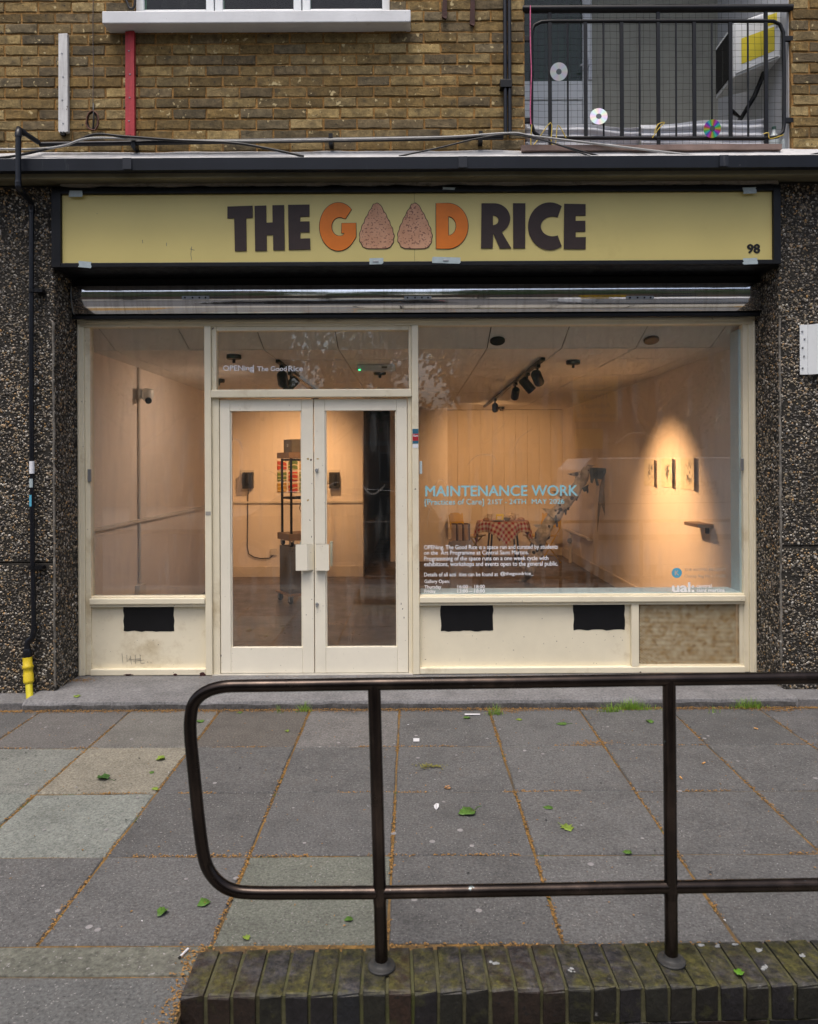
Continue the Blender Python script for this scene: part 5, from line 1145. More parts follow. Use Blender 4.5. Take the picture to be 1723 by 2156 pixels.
# netting
nt = MB(); YN = YR+.045; xa, xb = BX0+.01, BX1-.01; za, zc_ = zfl+.03, 5.2; k = 0
x = xa
while x < xb:
    nt.tube([(x+.006*mnoise.noise((x*9, z*4, 0)), YN+.01*mnoise.noise((x*2, z*2, 4)), z) for z in np.arange(za, zc_, .06)], .0010, 3, False); x += .046
z = za
while z < zc_:
    nt.tube([(x, YN+.01*mnoise.noise((x*2, z*2, 4)), z+.008*mnoise.noise((x*7, z*9, 2))) for x in np.arange(xa, xb, .06)], .0010, 3, False); z += .046
o = part('bird_net', nt, net_m); tag(o, 'fine dark bird netting stretched behind the balcony railing', 'net')
# discs on strings
def disc(label, x, y, sat, tilt):
    p = at(x, y, YR-.03); o = thing('compact_disc', label, 'disc', p, 'discs hung on the balcony')
    b = MB(); n = 36; vs = []
    for (r, dz) in ((.0075, 0), (.06, 0), (.06, .0012), (.0075, .0012)):
        for k in range(n): vs.append((r*math.cos(2*PI*k/n), r*math.sin(2*PI*k/n), dz))
    fs = [(j*n+k, j*n+(k+1) % n, ((j+1) % 4)*n+(k+1) % n, ((j+1) % 4)*n+k) for j in range(4) for k in range(n)]
    q = part('foil', b.add(vs, fs), cd_m, o, local=True); q.rotation_euler = (R(90)+tilt, tilt, .3*tilt); q.color = (sat, 0, 0, 1)
    h = part('hub', MB().lathe([(.0004,-.0006),(.019,-.0006),(.019,.0019),(.0004,.0019)], (0,0,0), (0,0,1), 20), M('disc_hub_'+str(int(x)), (.10,.12,.13), .3, .1, 9), o, local=True)
    h.rotation_euler = q.rotation_euler; part('string', MB().tube([(0,-.002,.0605), (0,.02,.30)], .001, 4), net_m, o, local=True)
disc('silver compact disc hanging before the dark balcony door pane', 1177, 151, .10, .15); disc('pale gold compact disc hanging low beside the balcony door frame', 1261, 245, .22, -.12); disc('rainbow coloured compact disc against the white wrap', 1500, 271, .85, .2)
# white wrapped sheet along the foot
def wrap(label, px0, px1, py0a, py0b, py1, Y):
    b = MB(); n, m = 40, 14; vs = []
    for i in range(n+1):
        t = i/n; px = px0+(px1-px0)*t; top = at(px, py0a+(py0b-py0a)*t+2.5*math.sin(t*9), Y).z; bot = at(px, py1, Y).z; X = at(px, 300, Y).x
        for j in range(m+1): u = j/m; vs.append((X, Y+.012*math.sin(u*21+t*2)+.012*mnoise.noise((X*3, u*3, 0)), bot+(top-bot)*u))
    b.add(vs, [(i*(m+1)+j, (i+1)*(m+1)+j, (i+1)*(m+1)+j+1, i*(m+1)+j+1) for i in range(n) for j in range(m)]); o = part('sheet_wrap', b, wrap_m, smooth=0); so = o.modifiers.new('thick', 'SOLIDIFY'); so.thickness = .004; tag(o, label, 'sheet')
wrap('white folded plastic sheet behind the railing under the balcony door', 1106, 1346, 261, 268, 316, YR+.12); wrap('white ribbed plastic roll tied behind the railing by the bottles', 1350, 1607, 262, 250, 313, YR+.10)
# strings tied on the bars
tw = M('yellow_ribbon', (.60,.45,.08), .5, .2, 20)
for (pts, mt, lb) in (([(1120,262),(1118,300),(1124,306),(1160,258),(1161,300),(1170,303),(1175,264),(1192,290)], tw, 'gold ribbon knotted round the bars over the grey cable'), ([(1378,280),(1386,262),(1400,258),(1388,270),(1374,290)], tw, 'brown twine knotted on the middle post'), ([(1608,282),(1618,280),(1622,292),(1650,284)], tw, 'twine tied on the railing corner by the bottles')):
    o = part('ribbon', MB().tube(catmull([at(x, y, YR-.02) for x, y in pts], 4), .0035, 5), mt, smooth=60); tag(o, lb, 'ribbon')
pk = M('tinsel', (.55,.12,.22), .3, .5, 60, metal=.5)
o = part('tinsel_string', MB().tube(catmull([at(x, y, YR-.025) for x, y in ((1117,12),(1117,80),(1119,150),(1118,190),(1117,230),(1118,262))], 5), .0045, 5), pk, smooth=60); tag(o, 'pink glittering string hanging along the railing edge', 'string')
# bottles
for (px, lb, h) in ((1630, 'clear plastic bottle upright in the balcony corner', .20), (1648, 'clear plastic bottle leaning at the balcony side wall', .17)):
    p = at(px, 312, YR+.10); p.z = zfl+.015 if False else zfl-.0095; o = thing('plastic_bottle', lb, 'bottle', p, 'bottles on the balcony')
    part('body', MB().lathe([(0,0),(.034,0),(.036,.01),(.036,h*.62),(.030,h*.75),(.014,h*.88),(.013,h),(0,h)], p, (.0 if px < 1640 else .22, 0, 1), 16), clear_plastic, o, smooth=45); part('cap', MB().lathe([(0,0),(.015,0),(.015,.018),(0,.018)], Vector(p)+Vector((.0 if px < 1640 else .22*h/1.02, 0, h)), (.0 if px < 1640 else .22, 0, 1), 12), M('bottle_cap%d' % px, (.05,.12,.10) if px < 1640 else (.7,.7,.72), .4, .1, 9), o, smooth=45)
# white cabinet with a yellow notice on the side wall
cb = thing('wall_cabinet', 'white box unit with yellow notices held on a black bracket in the balcony', 'cabinet', (2.455, 5.27, 4.395)); ORG[cb] = Vector((2.455, 5.27, 4.395)); cb.rotation_euler = (0,0,0)
FLb, FRb, BRb, BLb = Vector((2.327,5.33,4.41)), Vector((2.60,5.20,4.48)), Vector((2.612,5.65,4.48)), Vector((2.329,5.65,4.41)); FLt, FRt = Vector((2.327,5.33,4.80)), Vector((2.60,5.20,4.83)); BLt, BRt = Vector((2.329,5.65,4.80)), Vector((2.612,5.65,4.83))
HX = [(0,3,2,1),(4,5,6,7),(0,1,5,4),(1,2,6,5),(2,3,7,6),(3,0,4,7)]
part('case', MB().add([FLb,FRb,BRb,BLb,FLt,FRt,BRt,BLt], HX), upvc, cb, bev=.006)
nf = (FRb-FLb).cross(FLt-FLb).normalized(); nf = nf if nf.y < 0 else -nf
def fpt(u, v, e=0.): return (FLb.lerp(FRb,u)).lerp(FLt.lerp(FRt,u), v)+nf*e
def fplate(name, u0, u1, v0, v1, e0, e1, mat): part(name, MB().add([fpt(u0,v0,e0),fpt(u1,v0,e0),fpt(u1,v1,e0),fpt(u0,v1,e0),fpt(u0,v0,e1),fpt(u1,v0,e1),fpt(u1,v1,e1),fpt(u0,v1,e1)], HX), mat, cb, bev=.001)
fplate('door_panel', .04, .96, .04, .95, .001, .011, upvc); fplate('yellow_notice', .17, .88, .17, .65, .0115, .013, yellow_label); fplate('yellow_notice', .66, .93, .70, .91, .0115, .013, yellow_label)
fplate('catch', .90, .95, .62, .68, .0115, .022, grey_metal)
part('dark_side', MB().add([BLb+Vector((-.007,-.02,.03)), FLb+Vector((-.007,.03,.03)), FLb+Vector((-.001,.03,.03)), BLb+Vector((-.001,-.02,.03)), BLt+Vector((-.007,-.02,-.03)), FLt+Vector((-.007,.03,-.03)), FLt+Vector((-.001,.03,-.03)), BLt+Vector((-.001,-.02,-.03))], HX), flat_black, cb)
part('bracket', MB().tube([(2.56,5.36,4.46), (2.50,5.38,4.30), (2.42,5.42,4.16), (2.36,5.44,4.22)], .017, 8).tube([(2.42,5.42,4.16), (2.36,5.43,4.08), (2.46,5.5,4.06), (2.61,5.56,4.12)], .016, 8), black_metal, cb, smooth=60)

# ================================================================== DWARF WALL AND HAND RAIL
WTOP = .05
def wy(X, y): return y+.022*(X+.1)            # the wall runs slightly askew to the shop
dw = thing('dwarf_wall', 'low dark engineering brick wall with mossy joints carrying the handrail', 'wall', (1.0, 2.33, 0))
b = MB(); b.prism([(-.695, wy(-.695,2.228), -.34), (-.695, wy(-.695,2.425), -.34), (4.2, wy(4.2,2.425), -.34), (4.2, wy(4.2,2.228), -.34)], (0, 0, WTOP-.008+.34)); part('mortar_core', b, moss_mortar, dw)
cp = []
for s_ in range(5):
    bm = bmesh.new(); bmesh.ops.create_cube(bm, size=1)
    for v in bm.verts: v.co = (v.co.x*.0655, v.co.y*.212, v.co.z*.1025)
    top = [e for e in bm.edges if all(v.co.z > 0 for v in e.verts)] 
    ends = [e for e in top if abs(e.verts[0].co.x-e.verts[1].co.x) > .01]
    bmesh.ops.bevel(bm, geom=ends, offset=.009, segments=3, affect='EDGES', profile=.5)
    rg = random.Random(s_)
    for v in bm.verts: v.co += Vector((rg.uniform(-.0022,.0022), rg.uniform(-.004,.004), rg.uniform(-.0025,.0015)))
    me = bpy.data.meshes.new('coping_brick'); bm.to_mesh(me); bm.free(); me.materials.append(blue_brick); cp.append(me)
bcol = [(.010,.009,.011), (.017,.010,.007), (.010,.009,.007), (.022,.011,.007), (.008,.009,.012), (.011,.011,.008)]  # near-black base puts the shaded front into the colour
PB = .0775; k = 0
while -.70+PB*k < 4.15:
    X = -.70+.033+PB*k; o = bpy.data.objects.new('coping_brick', random.choice(cp)); C.objects.link(o); o.parent = dw; o.matrix_parent_inverse = Matrix.Translation(-ORG[dw])
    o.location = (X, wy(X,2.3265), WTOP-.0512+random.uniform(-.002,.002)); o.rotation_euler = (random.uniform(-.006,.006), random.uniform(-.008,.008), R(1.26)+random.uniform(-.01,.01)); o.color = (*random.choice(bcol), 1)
    bv_ = o.modifiers.new('bevel', 'BEVEL'); bv_.width = .004; bv_.segments = 2; bv_.limit_method = 'ANGLE'; bv_.angle_limit = R(50); k += 1
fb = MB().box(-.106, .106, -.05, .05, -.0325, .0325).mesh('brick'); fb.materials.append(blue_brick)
for r in range(3):
    for i in range(22):
        X = -.70+.108+.222*i+(.111 if r % 2 else 0); 
        if X > 4.1: continue
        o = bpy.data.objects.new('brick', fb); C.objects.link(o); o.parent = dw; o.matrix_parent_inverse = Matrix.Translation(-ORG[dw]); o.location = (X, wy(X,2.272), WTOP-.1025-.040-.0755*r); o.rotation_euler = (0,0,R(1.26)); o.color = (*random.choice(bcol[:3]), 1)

def ry(px): return 2.332+.022*((px-803)*2.336/F)
hr = thing('handrail', 'worn brown black tubular steel handrail with rounded end on the dwarf wall', 'railing', (at(803,2030,2.336).x, 2.334, WTOP))
tr_ = .0198
A = lambda x, y: at(x, y, ry(x))
top = [A(3500,1396), A(1980,1422), A(1723,1427), A(1410,1431), A(1100,1436), A(790,1440), A(600,1443)]
path = top+catmull([A(520,1444), A(470,1446), A(432,1458), A(408,1482), A(401,1520), A(402,1560)], 6)+catmull([A(402,1560), A(410,1640), A(418,1720), A(428,1795), A(440,1832), A(466,1862), A(503,1877), A(560,1880)], 6)[1:]+[A(700,1879.5), A(790,1879), A(1100,1873.5), A(1410,1867.5), A(1723,1862.5), A(1980,1858), A(3500,1830)]
part('rail_tube', MB().tube(path, tr_, 16, True), railing_m, hr, smooth=60)
for (xa_, ya, xb_, yb2) in ((788,1441,804,2032), (1409,1432,1414,2022), (2028,1421,2030,2012), (2640,1410,2642,2002)):
    P0, P1 = A(xa_, ya), A(xb_, yb2); P1.z = WTOP+.002; post = part('post', MB().tube([P0, P0.lerp(P1,.4), P0.lerp(P1,.75), P1], .0205, 16), railing_m, hr, smooth=60)
    part('base_flange', MB().lathe([(0,0),(.043,0),(.044,.006),(.041,.010),(.029,.012),(.026,.014),(.0225,.024),(0,.024)], P1+Vector((0,0,-.001)), (0,0,1), 22), M('flange_steel', (.035,.035,.034), .55, .4, 14, .2, 50, dirt=((.16,.15,.12), 12, .55, .6)), post, smooth=40)
    for t_ in (0.0, ): 
        W = P0; 
    # weld collar where the lower bar crosses
    mid = P0.lerp(P1, .745); part('weld', MB().tube([mid+Vector((0,0,.028)), mid+Vector((0,0,.010)), mid, mid-Vector((0,0,.010)), mid-Vector((0,0,.028))], [.0206,.0228,.0236,.0228,.0206], 14, False), railing_m, post, smooth=60)

# ================================================================== LITTER, LEAVES, GRASS
def flakes(name, spots, size, mat, kind='stuff', z0=0.003):
    V = []; Fc = []
    for (x, y, z) in spots:
        s = size*random.uniform(.5, 1.5); a = random.uniform(0, PI); ca, sa = math.cos(a)*s, math.sin(a)*s; e = random.uniform(.3,.7); n = len(V); l = random.uniform(0, .6)*s
        V += [(x-ca, y-sa, z+.0005), (x+sa*e, y-ca*e, z+l*.6+.001), (x+ca, y+sa, z+.0008), (x-sa*e, y+ca*e, z+l+.001)]; Fc.append((n, n+1, n+2, n+3))
    me = bpy.data.meshes.new(name); me.from_pydata(V, [], Fc); o = link(name, me, mat); tag(o, kind=kind); return o
spots = []
for _ in range(5200):                        # drift at the foot of the step
    x = random.uniform(-3.0, 3.0); spots.append((x, 4.950-abs(random.gauss(0,.022))-.002, random.uniform(.0,.010)))
for k, X in enumerate(cols):
    if not -2.6 < X < 2.6: continue
    for _ in range(560):
        y = random.uniform(2.53, 4.95); 
        if mnoise.noise((X*3, y*3.2, 0)) < -.12: continue
        spots.append((X+random.gauss(0,.006), y, random.uniform(-.004,.002)))
for Y in rows[1:4]:
    for _ in range(1500):
        x = random.uniform(-2.6, 2.6)
        if mnoise.noise((x*2.4, Y*3, 7)) < .05: continue
        spots.append((x, Y+random.gauss(0,.006), random.uniform(-.004,.002)))
for _ in range(420): spots.append((random.uniform(-2.6,2.6), random.uniform(2.6,4.9), .003))
for _ in range(420): spots.append((random.uniform(-.8,3), 2.50+.022*random.random()-abs(random.gauss(0,.012))+.01, .001))
for _ in range(420):
    t = random.random(); spots.append((-.706-abs(random.gauss(0,.035)), 1.95+.55*t, random.uniform(0,.006)))
for _ in range(260): x = random.uniform(-2.5,2.5); spots.append((x, YF-.03-abs(random.gauss(0,.01)), .062))
for (cx, cy) in ((2.4,4.9), (-2.45,5.45), (.63,4.9), (1.05,4.33)): 
    for _ in range(160): spots.append((cx+random.gauss(0,.07), min(cy+random.gauss(0,.025), 4.95 if cy < 5 else 5.5), .003 if cy < 5 else .064))
flakes('blossom_litter', spots, .0052, litter_m)
gs = []
V = []; Fc = []
for (px, py, n, w) in ((1330,1494,330,.17), (1570,1489,200,.14), (640,1497,80,.06), (1042,1504,80,.06), (1285,1499,90,.08), (1500,1500,12,.05), (590,1500,10,.03)):
    c = onz(px, py)
    for _ in range(n):
        x = c.x+random.gauss(0, w*.5); y = min(c.y, 4.945)-abs(random.gauss(0,.012)); h = random.uniform(.02,.085)*math.exp(-((x-c.x)/w)**2); a = random.uniform(0, 2*PI); l = h*random.uniform(.2,1.2); q = .0022; n0 = len(V)
        dx, dy = math.cos(a), math.sin(a)*.6
        V += [(x-q*dy, y+q*dx, 0), (x+q*dy, y-q*dx, 0), (x+dx*l*.4+q*dy*.8, y+dy*l*.4, h*.7), (x+dx*l*.4-q*dy*.8, y+dy*l*.4, h*.7), (x+dx*l, y+dy*l, h)]; Fc += [(n0,n0+1,n0+2,n0+3), (n0+3,n0+2,n0+4)]
me = bpy.data.meshes.new('grass_tufts'); me.from_pydata(V, [], Fc); tag(link('grass_tufts', me, grass_m), kind='stuff')
# fallen leaves
def leaf(label, px, py, size, col, rz, curl, z=0., stem=True, pt=None):
    p = pt or onz(px, py, z); o = thing('fallen_leaf', label, 'leaf', (p.x, p.y, z), 'green leaves fallen on the paving', rz)
    b = MB(); rg = random.Random(px); n = 9; vs = [(0, 0, .002)]; ring = []
    out = [(0,-.5),(.16,-.42),(.30,-.40),(.34,-.22),(.47,-.10),(.36,.06),(.38,.20),(.20,.28),(.10,.50),(-.06,.40),(-.20,.34),(-.36,.22),(-.33,.05),(-.48,-.08),(-.33,-.22),(-.28,-.40),(-.14,-.43)]
    for (x, y) in out: x *= rg.uniform(.70,1.2); y *= rg.uniform(.8,1.15); r2 = x*x+y*y; vs.append((x*size, y*size, .0015+curl*size*(abs(x)*.75+rg.uniform(0,.22))))
    m = len(out); b.add(vs, [(0, 1+i, 1+(i+1) % m) for i in range(m)]); q = part('blade', b, leaf_m, o, local=True, smooth=0); q.color = (*col, 1); so = q.modifiers.new('thick', 'SOLIDIFY'); so.thickness = .0008; so.offset = 1
    if stem: s2 = part('stem', MB().tube([(0,-.48*size,.003), (.1*size,-.75*size,.004), (.05*size,-1.0*size,.003)], .0012, 5), leaf_m, o, local=True); s2.color = (*col, 1)
g1, g2, g3 = (.075,.16,.025), (.19,.27,.04), (.04,.10,.02)
for L in (('bright green leaf lying on the step by the yellow pipe', 162, 1467, .055, g2, .4, .3, .06), ('dark green folded leaf on the pale tan slab', 217, 1641, .075, g3, 1.2, .7), ('light green curled leaf at the far edge of the tan slab', 338, 1601, .055, g2, 2.0, .8),
          ('tiny green leaf flake on the tan slab', 320, 1627, .035, g1, .2, .2), ('green leaf beside the curved end of the handrail top', 421, 1520, .06, g1, .9, .3), ('green leaf on the dark slab inside the handrail loop corner', 430, 1904, .055, g1, 2.4, .3),
          ('green leaf standing on edge on the dark slab outside the handrail', 342, 1925, .050, g1, 2.9, .8), ('small green leaf near the first joint from the step', 604, 1541, .035, g2, .5, .7), ('leaf scrap caught in the joint beside the pale slabs', 327, 1662, .04, g2, .7, .3),
          ('large green leaf with a long stem on the middle slab', 985, 1713, .10, g1, 2.3, .35), ('yellow green rounded leaf on a middle slab', 1195, 1745, .065, g2, 3.6, .3), ('small flat green leaf upslope of the yellow green one', 1154, 1702, .05, g1, 1.5, .2),
          ('broad green leaf near the step by the grass', 1183, 1525, .07, g1, 1.6, .15), ('curled green leaf beside the far handrail post', 1368, 1521, .06, g1, .3, .5), ('small yellow leaf beside the step drift', 1093, 1516, .045, g2, 1.4, .2), ('green leaf by the paper strip near the step', 983, 1512, .05, g1, 1.7, .2),
          ('moss green scrap in the long joint', 1321, 1796, .04, g1, 1.5, .2), ('tiny leaf scrap near the wall top', 518, 1977, .03, g2, 1.0, .5), ('tiny green scrap on the textured slab', 735, 1938, .035, g1, 1.9, .4), ('green leaf scrap against the step riser', 505, 1501, .04, g1, .5, .2)):
    leaf(*L, stem=L[3] > .06)
leaf('small green leaf lying on the mossy coping bricks', 1555, 2052, .035, (.10,.25,.02), .8, .3, stem=False, z=WTOP+.004, pt=onz(1555, 2052, WTOP))
def clump(label, px, py, w, d_, mat, n, sz, name):
    c = onz(px, py); V = []; Fc = []
    for _ in range(n):
        x, y = c.x+random.gauss(0, w), c.y+random.gauss(0, d_); s = sz*random.uniform(.5,1.3); a = random.uniform(0, PI); n0 = len(V); z = random.uniform(.002,.010)
        V += [(x+s*math.cos(a+k*PI/2)*(1 if k % 2 else .6), y+s*math.sin(a+k*PI/2)*(1 if k % 2 else .6), z+random.uniform(0,.005)) for k in range(4)]; Fc.append((n0,n0+1,n0+2,n0+3))
    me = bpy.data.meshes.new(name); me.from_pydata(V, [], Fc); tag(link(name, me, mat), label, 'moss')
clump('loose clump of moss lying on the slab beneath the doors', 903, 1616, .034, .018, M('loose_moss', (.17,.16,.03), .9, .5, 40), 90, .007, 'moss_clump')
p = onz(877, 1559); o = bx('paper_scrap', white_litter, None, p.x-.018, p.x+.018, p.y-.025, p.y+.025, .003, .0045, 0); tag(o, 'small white square of paper on the paving', 'paper')
p = onz(380, 2018); o = thing('cigarette_butt', 'white cigarette butt on the concrete strip by the wall end', 'cigarette', (p.x, p.y, .005)); d_ = Vector((.35,1,0)).normalized(); q = Vector((p.x,p.y,.006)); part('paper', MB().tube([q, q+d_*.042], .0042, 10), white_litter, o, smooth=60); part('ash', MB().tube([q-d_*.007, q-d_*.0002], .004, 10), rubber, o, smooth=60)
for (px, py, lb) in ((1482,1609,'orange cigarette end lying on the slabs by the far post'), (1434,1640,'orange cigarette end nearer the mossy wall'), (1592,1536,'orange twig end near the grass')):
    p = onz(px, py); a = px*.7; d_ = Vector((math.cos(a), math.sin(a), 0)); q = Vector((p.x,p.y,.007)); o = part('cigarette_end', MB().tube([q-d_*.012, q+d_*.012], .004, 8), M('cigarette_filter%d' % px, (.62,.33,.12), .8, .1, 30), smooth=60); tag(o, lb, 'cigarette', 'cigarette ends on the paving')
p = onz(919, 1700); o = thing('feather', 'small white and grey pigeon feather on the paving', 'feather', (p.x, p.y, 0)); part('vane', MB().prism([(p.x,p.y-.035,.004),(p.x+.012,p.y-.01,.008),(p.x+.013,p.y+.015,.010),(p.x,p.y+.03,.006),(p.x-.011,p.y+.012,.003),(p.x-.010,p.y-.012,.003)], (0,0,.001)), white_litter, o); part('quill', MB().tube([(p.x,p.y-.05,.003),(p.x,p.y+.025,.008)], .0012, 5), grey_board, o)
p = onz(995, 1505); o = bx('paper_strip', white_litter, None, p.x-.05, p.x+.05, p.y-.012, p.y+.012, .003, .0045, 0); o.rotation_euler = (0,0,0); tag(o, 'white torn paper strip at the foot of the step', 'paper')
p = onz(943, 1661); clump('dry brown leaf crumb on the middle slab', 943, 1661, .012, .006, bread_m, 10, .009, 'dry_leaf')
spots2 = []
for _ in range(90): spots2.append((random.uniform(-2.6,2.6), random.uniform(2.6,4.9), .003))
flakes('dark_specks', spots2, .006, rubber); flakes('pale_specks', [(random.uniform(-2.6,2.6), random.uniform(2.6,4.9), .003) for _ in range(70)], .0040, white_litter)
# chewing gum spots and droppings as raised flat discs are scattered stuff
gum = MB()
for _ in range(60):
    x, y = random.uniform(-2.5,2.5), random.uniform(2.6,4.85); r = random.uniform(.006,.014); gum.lathe([(0,0),(r,0),(r*.8,.0012),(0,.0014)], (x, y, .0012), (0,0,1), 9)
tag(part('gum_spots', gum, M('gum', (.24,.23,.23), .8, .2, 20)), kind='stuff')
drop = MB()
for (px, py) in ((1042,2028),(1205,2042),(1545,1986),(1510,1992),(1600,2000),(1610,2038),(1472,1980),(1690,2012)):
    for _ in range(7):
        c = onz(px+random.gauss(0,3.2), py+random.gauss(0,1.8), WTOP); r = random.uniform(.002,.008); drop.lathe([(0,0),(r,0),(r*.7,.002),(0,.0022)], (c.x, min(max(c.y, wy(c.x,2.25)), wy(c.x,2.41)), WTOP+.0005), (0,0,1), 8)
tag(part('bird_droppings', drop, M('droppings', (.27,.28,.28), .8, .3, 40)), kind='stuff')
# ================================================================== ACROSS THE STREET (seen only mirrored in the glass and the hood)
kb = thing('kerb', 'granite kerb between the lower footway and the road', 'kerb', (0, .5, -.2))
for k in range(24): bx('kerb_stone', step_m, kb, -11+.92*k, -11+.92*k+.914, .40, .535, -.3, -.095, .01)
def block(label, x0, x1, y, h, nwin, nst, x_label=None):
    o = thing('apartment_block', label, 'building', ((x0+x1)/2, y, -.1)); part('wall', MB().box(x0, x1, y-8, y, -.2, h), opp_brick, o); bx('parapet', concrete, o, x0-.1, x1+.1, y-8.1, y+.12, h+.001, h+.3, .02)
    w = (x1-x0)/nwin
    for s in range(nst):
        bx('floor_band', concrete, o, x0, x1, y+.001, y+.10, .0+s*2.9+2.55, s*2.9+2.75, .01)
        for k in range(nwin):
            a = x0+w*k+w*.22; b = a+w*.56; z0 = s*2.9+.85; f = part('window', MB().box(a, b, y-.02, y+.05, z0, z0+1.4), far_frame, o)
            for q in range(2): bx('window_pane', dark_glass_far, f, a+.06+(b-a)/2*q, a+(b-a)/2*(q+1)-.06, y+.045, y+.06, z0+.08, z0+1.32, 0)
    return o
far_frame = M('far_window_frame', (.20,.19,.18), .6, .1, 4); dark_glass_far = M('far_window_glass', (.03,.035,.04), .1, .2, 2)
block('long brick apartment block across the road, mirrored behind the white van', 2.6, 30, -21, 11.6, 8, 4); block('brick apartment block across the road at the dark car end', -34, -6.6, -21, 11.6, 8, 4); block('low brick filler block added in the gap across the road to hide sky', -6.4, 2.4, -23, 3.9, 4, 1)  # low block is added to keep bright sky out of the door reflections
def tree(label, X, Y, h, rad, nl, seed):
    rg = random.Random(seed); o = thing('plane_tree', label, 'tree', (X, Y, -.1), 'street trees across the road')
    tk = MB(); tk.tube([(X, Y, -.1), (X+.05, Y, 1.2), (X-.05, Y+.1, 2.6), (X+.1, Y, h*.55)], [.26,.2,.17,.1], 12); limbs = []
    for k in range(9):
        a = k*2.4; z0 = 2.2+.35*k*(h/9); e = Vector((X+math.cos(a)*rad*.75, Y+math.sin(a)*rad*.75, z0+1.3+rg.random())); limbs.append(e); tk.tube([(X, Y, z0), (X+math.cos(a)*rad*.35, Y+math.sin(a)*rad*.35, z0+.7), e], [.09,.06,.02], 7)
    part('trunk', tk, bark_m, o, smooth=60); V = []; Fc = []
    cl = [e+Vector((rg.gauss(0,.5), rg.gauss(0,.5), rg.gauss(0,.4))) for e in limbs for _ in range(5)]
    for _ in range(nl):
        c = rg.choice(cl); p = c+Vector((rg.gauss(0,.42), rg.gauss(0,.42), rg.gauss(0,.32))); s = rg.uniform(.05,.11); q = Vector((rg.gauss(0,1), rg.gauss(0,1), rg.gauss(0,.6))).normalized(); u = q.orthogonal().normalized()*s; w = q.cross(u).normalized()*s*.8; n = len(V)
        V += [p-u, p-w*.9+u*.1, p+u, p+w*.9]; Fc.append((n,n+1,n+2,n+3))
    me = bpy.data.meshes.new('crown'); me.from_pydata(V, [], Fc); link('crown', me, tree_leaf, o)
tree('leafy plane tree across the road in front of the low filler block', -2.6, -11.5, 9, 2.6, 9000, 1); tree('leafy plane tree across the road near the road sign', 2.0, -11.0, 9, 2.4, 8000, 2); tree('leafy plane tree across the road beyond the van', 7.5, -12, 9, 2.8, 7000, 3); tree('leafy plane tree across the road beyond the dark car', -8.6, -12, 9, 2.8, 7000, 4)
# white van parked on the road
van_paint = M('van_white_paint', (.62,.63,.64), .3, .04, 2, coat=.4); tyre = M('tyre_rubber', (.02,.02,.02), .8, .2, 9); tint = M('tinted_glass', (.015,.017,.02), .08, .1, 2)
grey_van = M('grey_lettering', (.20,.20,.20), .5, .05, 9); plastic = M('grey_bumper', (.05,.05,.055), .6, .1, 9)
vy = .10
van = thing('parked_van', 'white panel van with grey company lettering on its side', 'van', (4.85, vy-.95, -.22))
fl_ = lambda x: 10.05-x
prof = [(fl_(x), z) for x, z in ((2.85,.12),(2.82,.62),(2.95,.78),(3.5,1.02),(4.15,1.66),(4.4,1.73),(7.35,1.73),(7.52,1.55),(7.56,.60),(7.5,.12))]
vb_ = MB(); n = len(prof); vs = []
for (yy, ins, lift) in ((vy, 0, 0), (vy-.10, -.0, 0), (vy-1.8, 0, 0), (vy-1.9, 0, 0)):
    for (x, z) in prof: edge = (yy in (vy, vy-1.9)); vs.append((x, yy-(.10*max(0, z-.8)/.9 if yy == vy else (-.10*max(0, z-.8)/.9 if yy == vy-1.9 else 0)), z-(.05 if edge and z > 1.5 else 0)))
vb_.add(vs, [(r*n+i, r*n+(i+1) % n, (r+1)*n+(i+1) % n, (r+1)*n+i) for r in range(3) for i in range(n)]+[tuple(range(n)), tuple(3*n+i for i in range(n-1,-1,-1))]); part('body', vb_, van_paint, van, bev=.02)
def sidey(z): return vy-.10*max(0, z-.8)/.9+.004
def sidepanel(name, poly, mat, t=.004): part(name, MB().prism([(fl_(x), sidey(z), z) for x, z in poly], (0, t, 0)), mat, van)
sidepanel('cab_window', [(3.75,1.10),(4.35,1.55),(4.75,1.55),(4.78,1.10)], tint); sidepanel('side_moulding', [(3.4,.50),(7.4,.50),(7.4,.58),(3.4,.58)], plastic, .012); sidepanel('door_seam', [(4.84,.2),(4.85,.2),(4.85,1.6),(4.84,1.6)], plastic); sidepanel('panel_crease', [(5.0,1.05),(7.4,1.03),(7.4,1.045),(5.0,1.065)], plastic)
part('bumper', MB().box(fl_(2.78), fl_(2.95), vy-1.85, vy-.05, .08, .38), plastic, van, bev=.03); part('bumper', MB().box(fl_(7.45), fl_(7.62), vy-1.85, vy-.05, .08, .38), plastic, van, bev=.03); part('windscreen', MB().prism([(fl_(3.47),vy-.25,1.03),(fl_(4.11),vy-.28,1.66),(fl_(4.11),vy-1.62,1.66),(fl_(3.47),vy-1.65,1.03)], (.012,0,.012)), tint, van)
for x in (fl_(3.55), fl_(6.7)):
    for yy in (vy-.02, vy-1.68): w = part('wheel', MB().lathe([(0,-.1),(.22,-.11),(.31,-.10),(.33,-.06),(.33,.06),(.31,.10),(.22,.11),(0,.1)], (x, yy-.1, .11), (0,1,0), 26), tyre, van, smooth=40); part('rim', MB().lathe([(0,.112),(.20,.112),(.21,.10),(.21,-.09),(0,-.09)], (x, yy-.1, .112), (0,1,0), 20), grey_metal, w, smooth=40)
for yy in (vy-.25, vy-1.65): part('headlight', MB().box(fl_(2.80), fl_(2.9), yy-.14, yy+.14, .52, .68), clear_plastic, van, bev=.03)
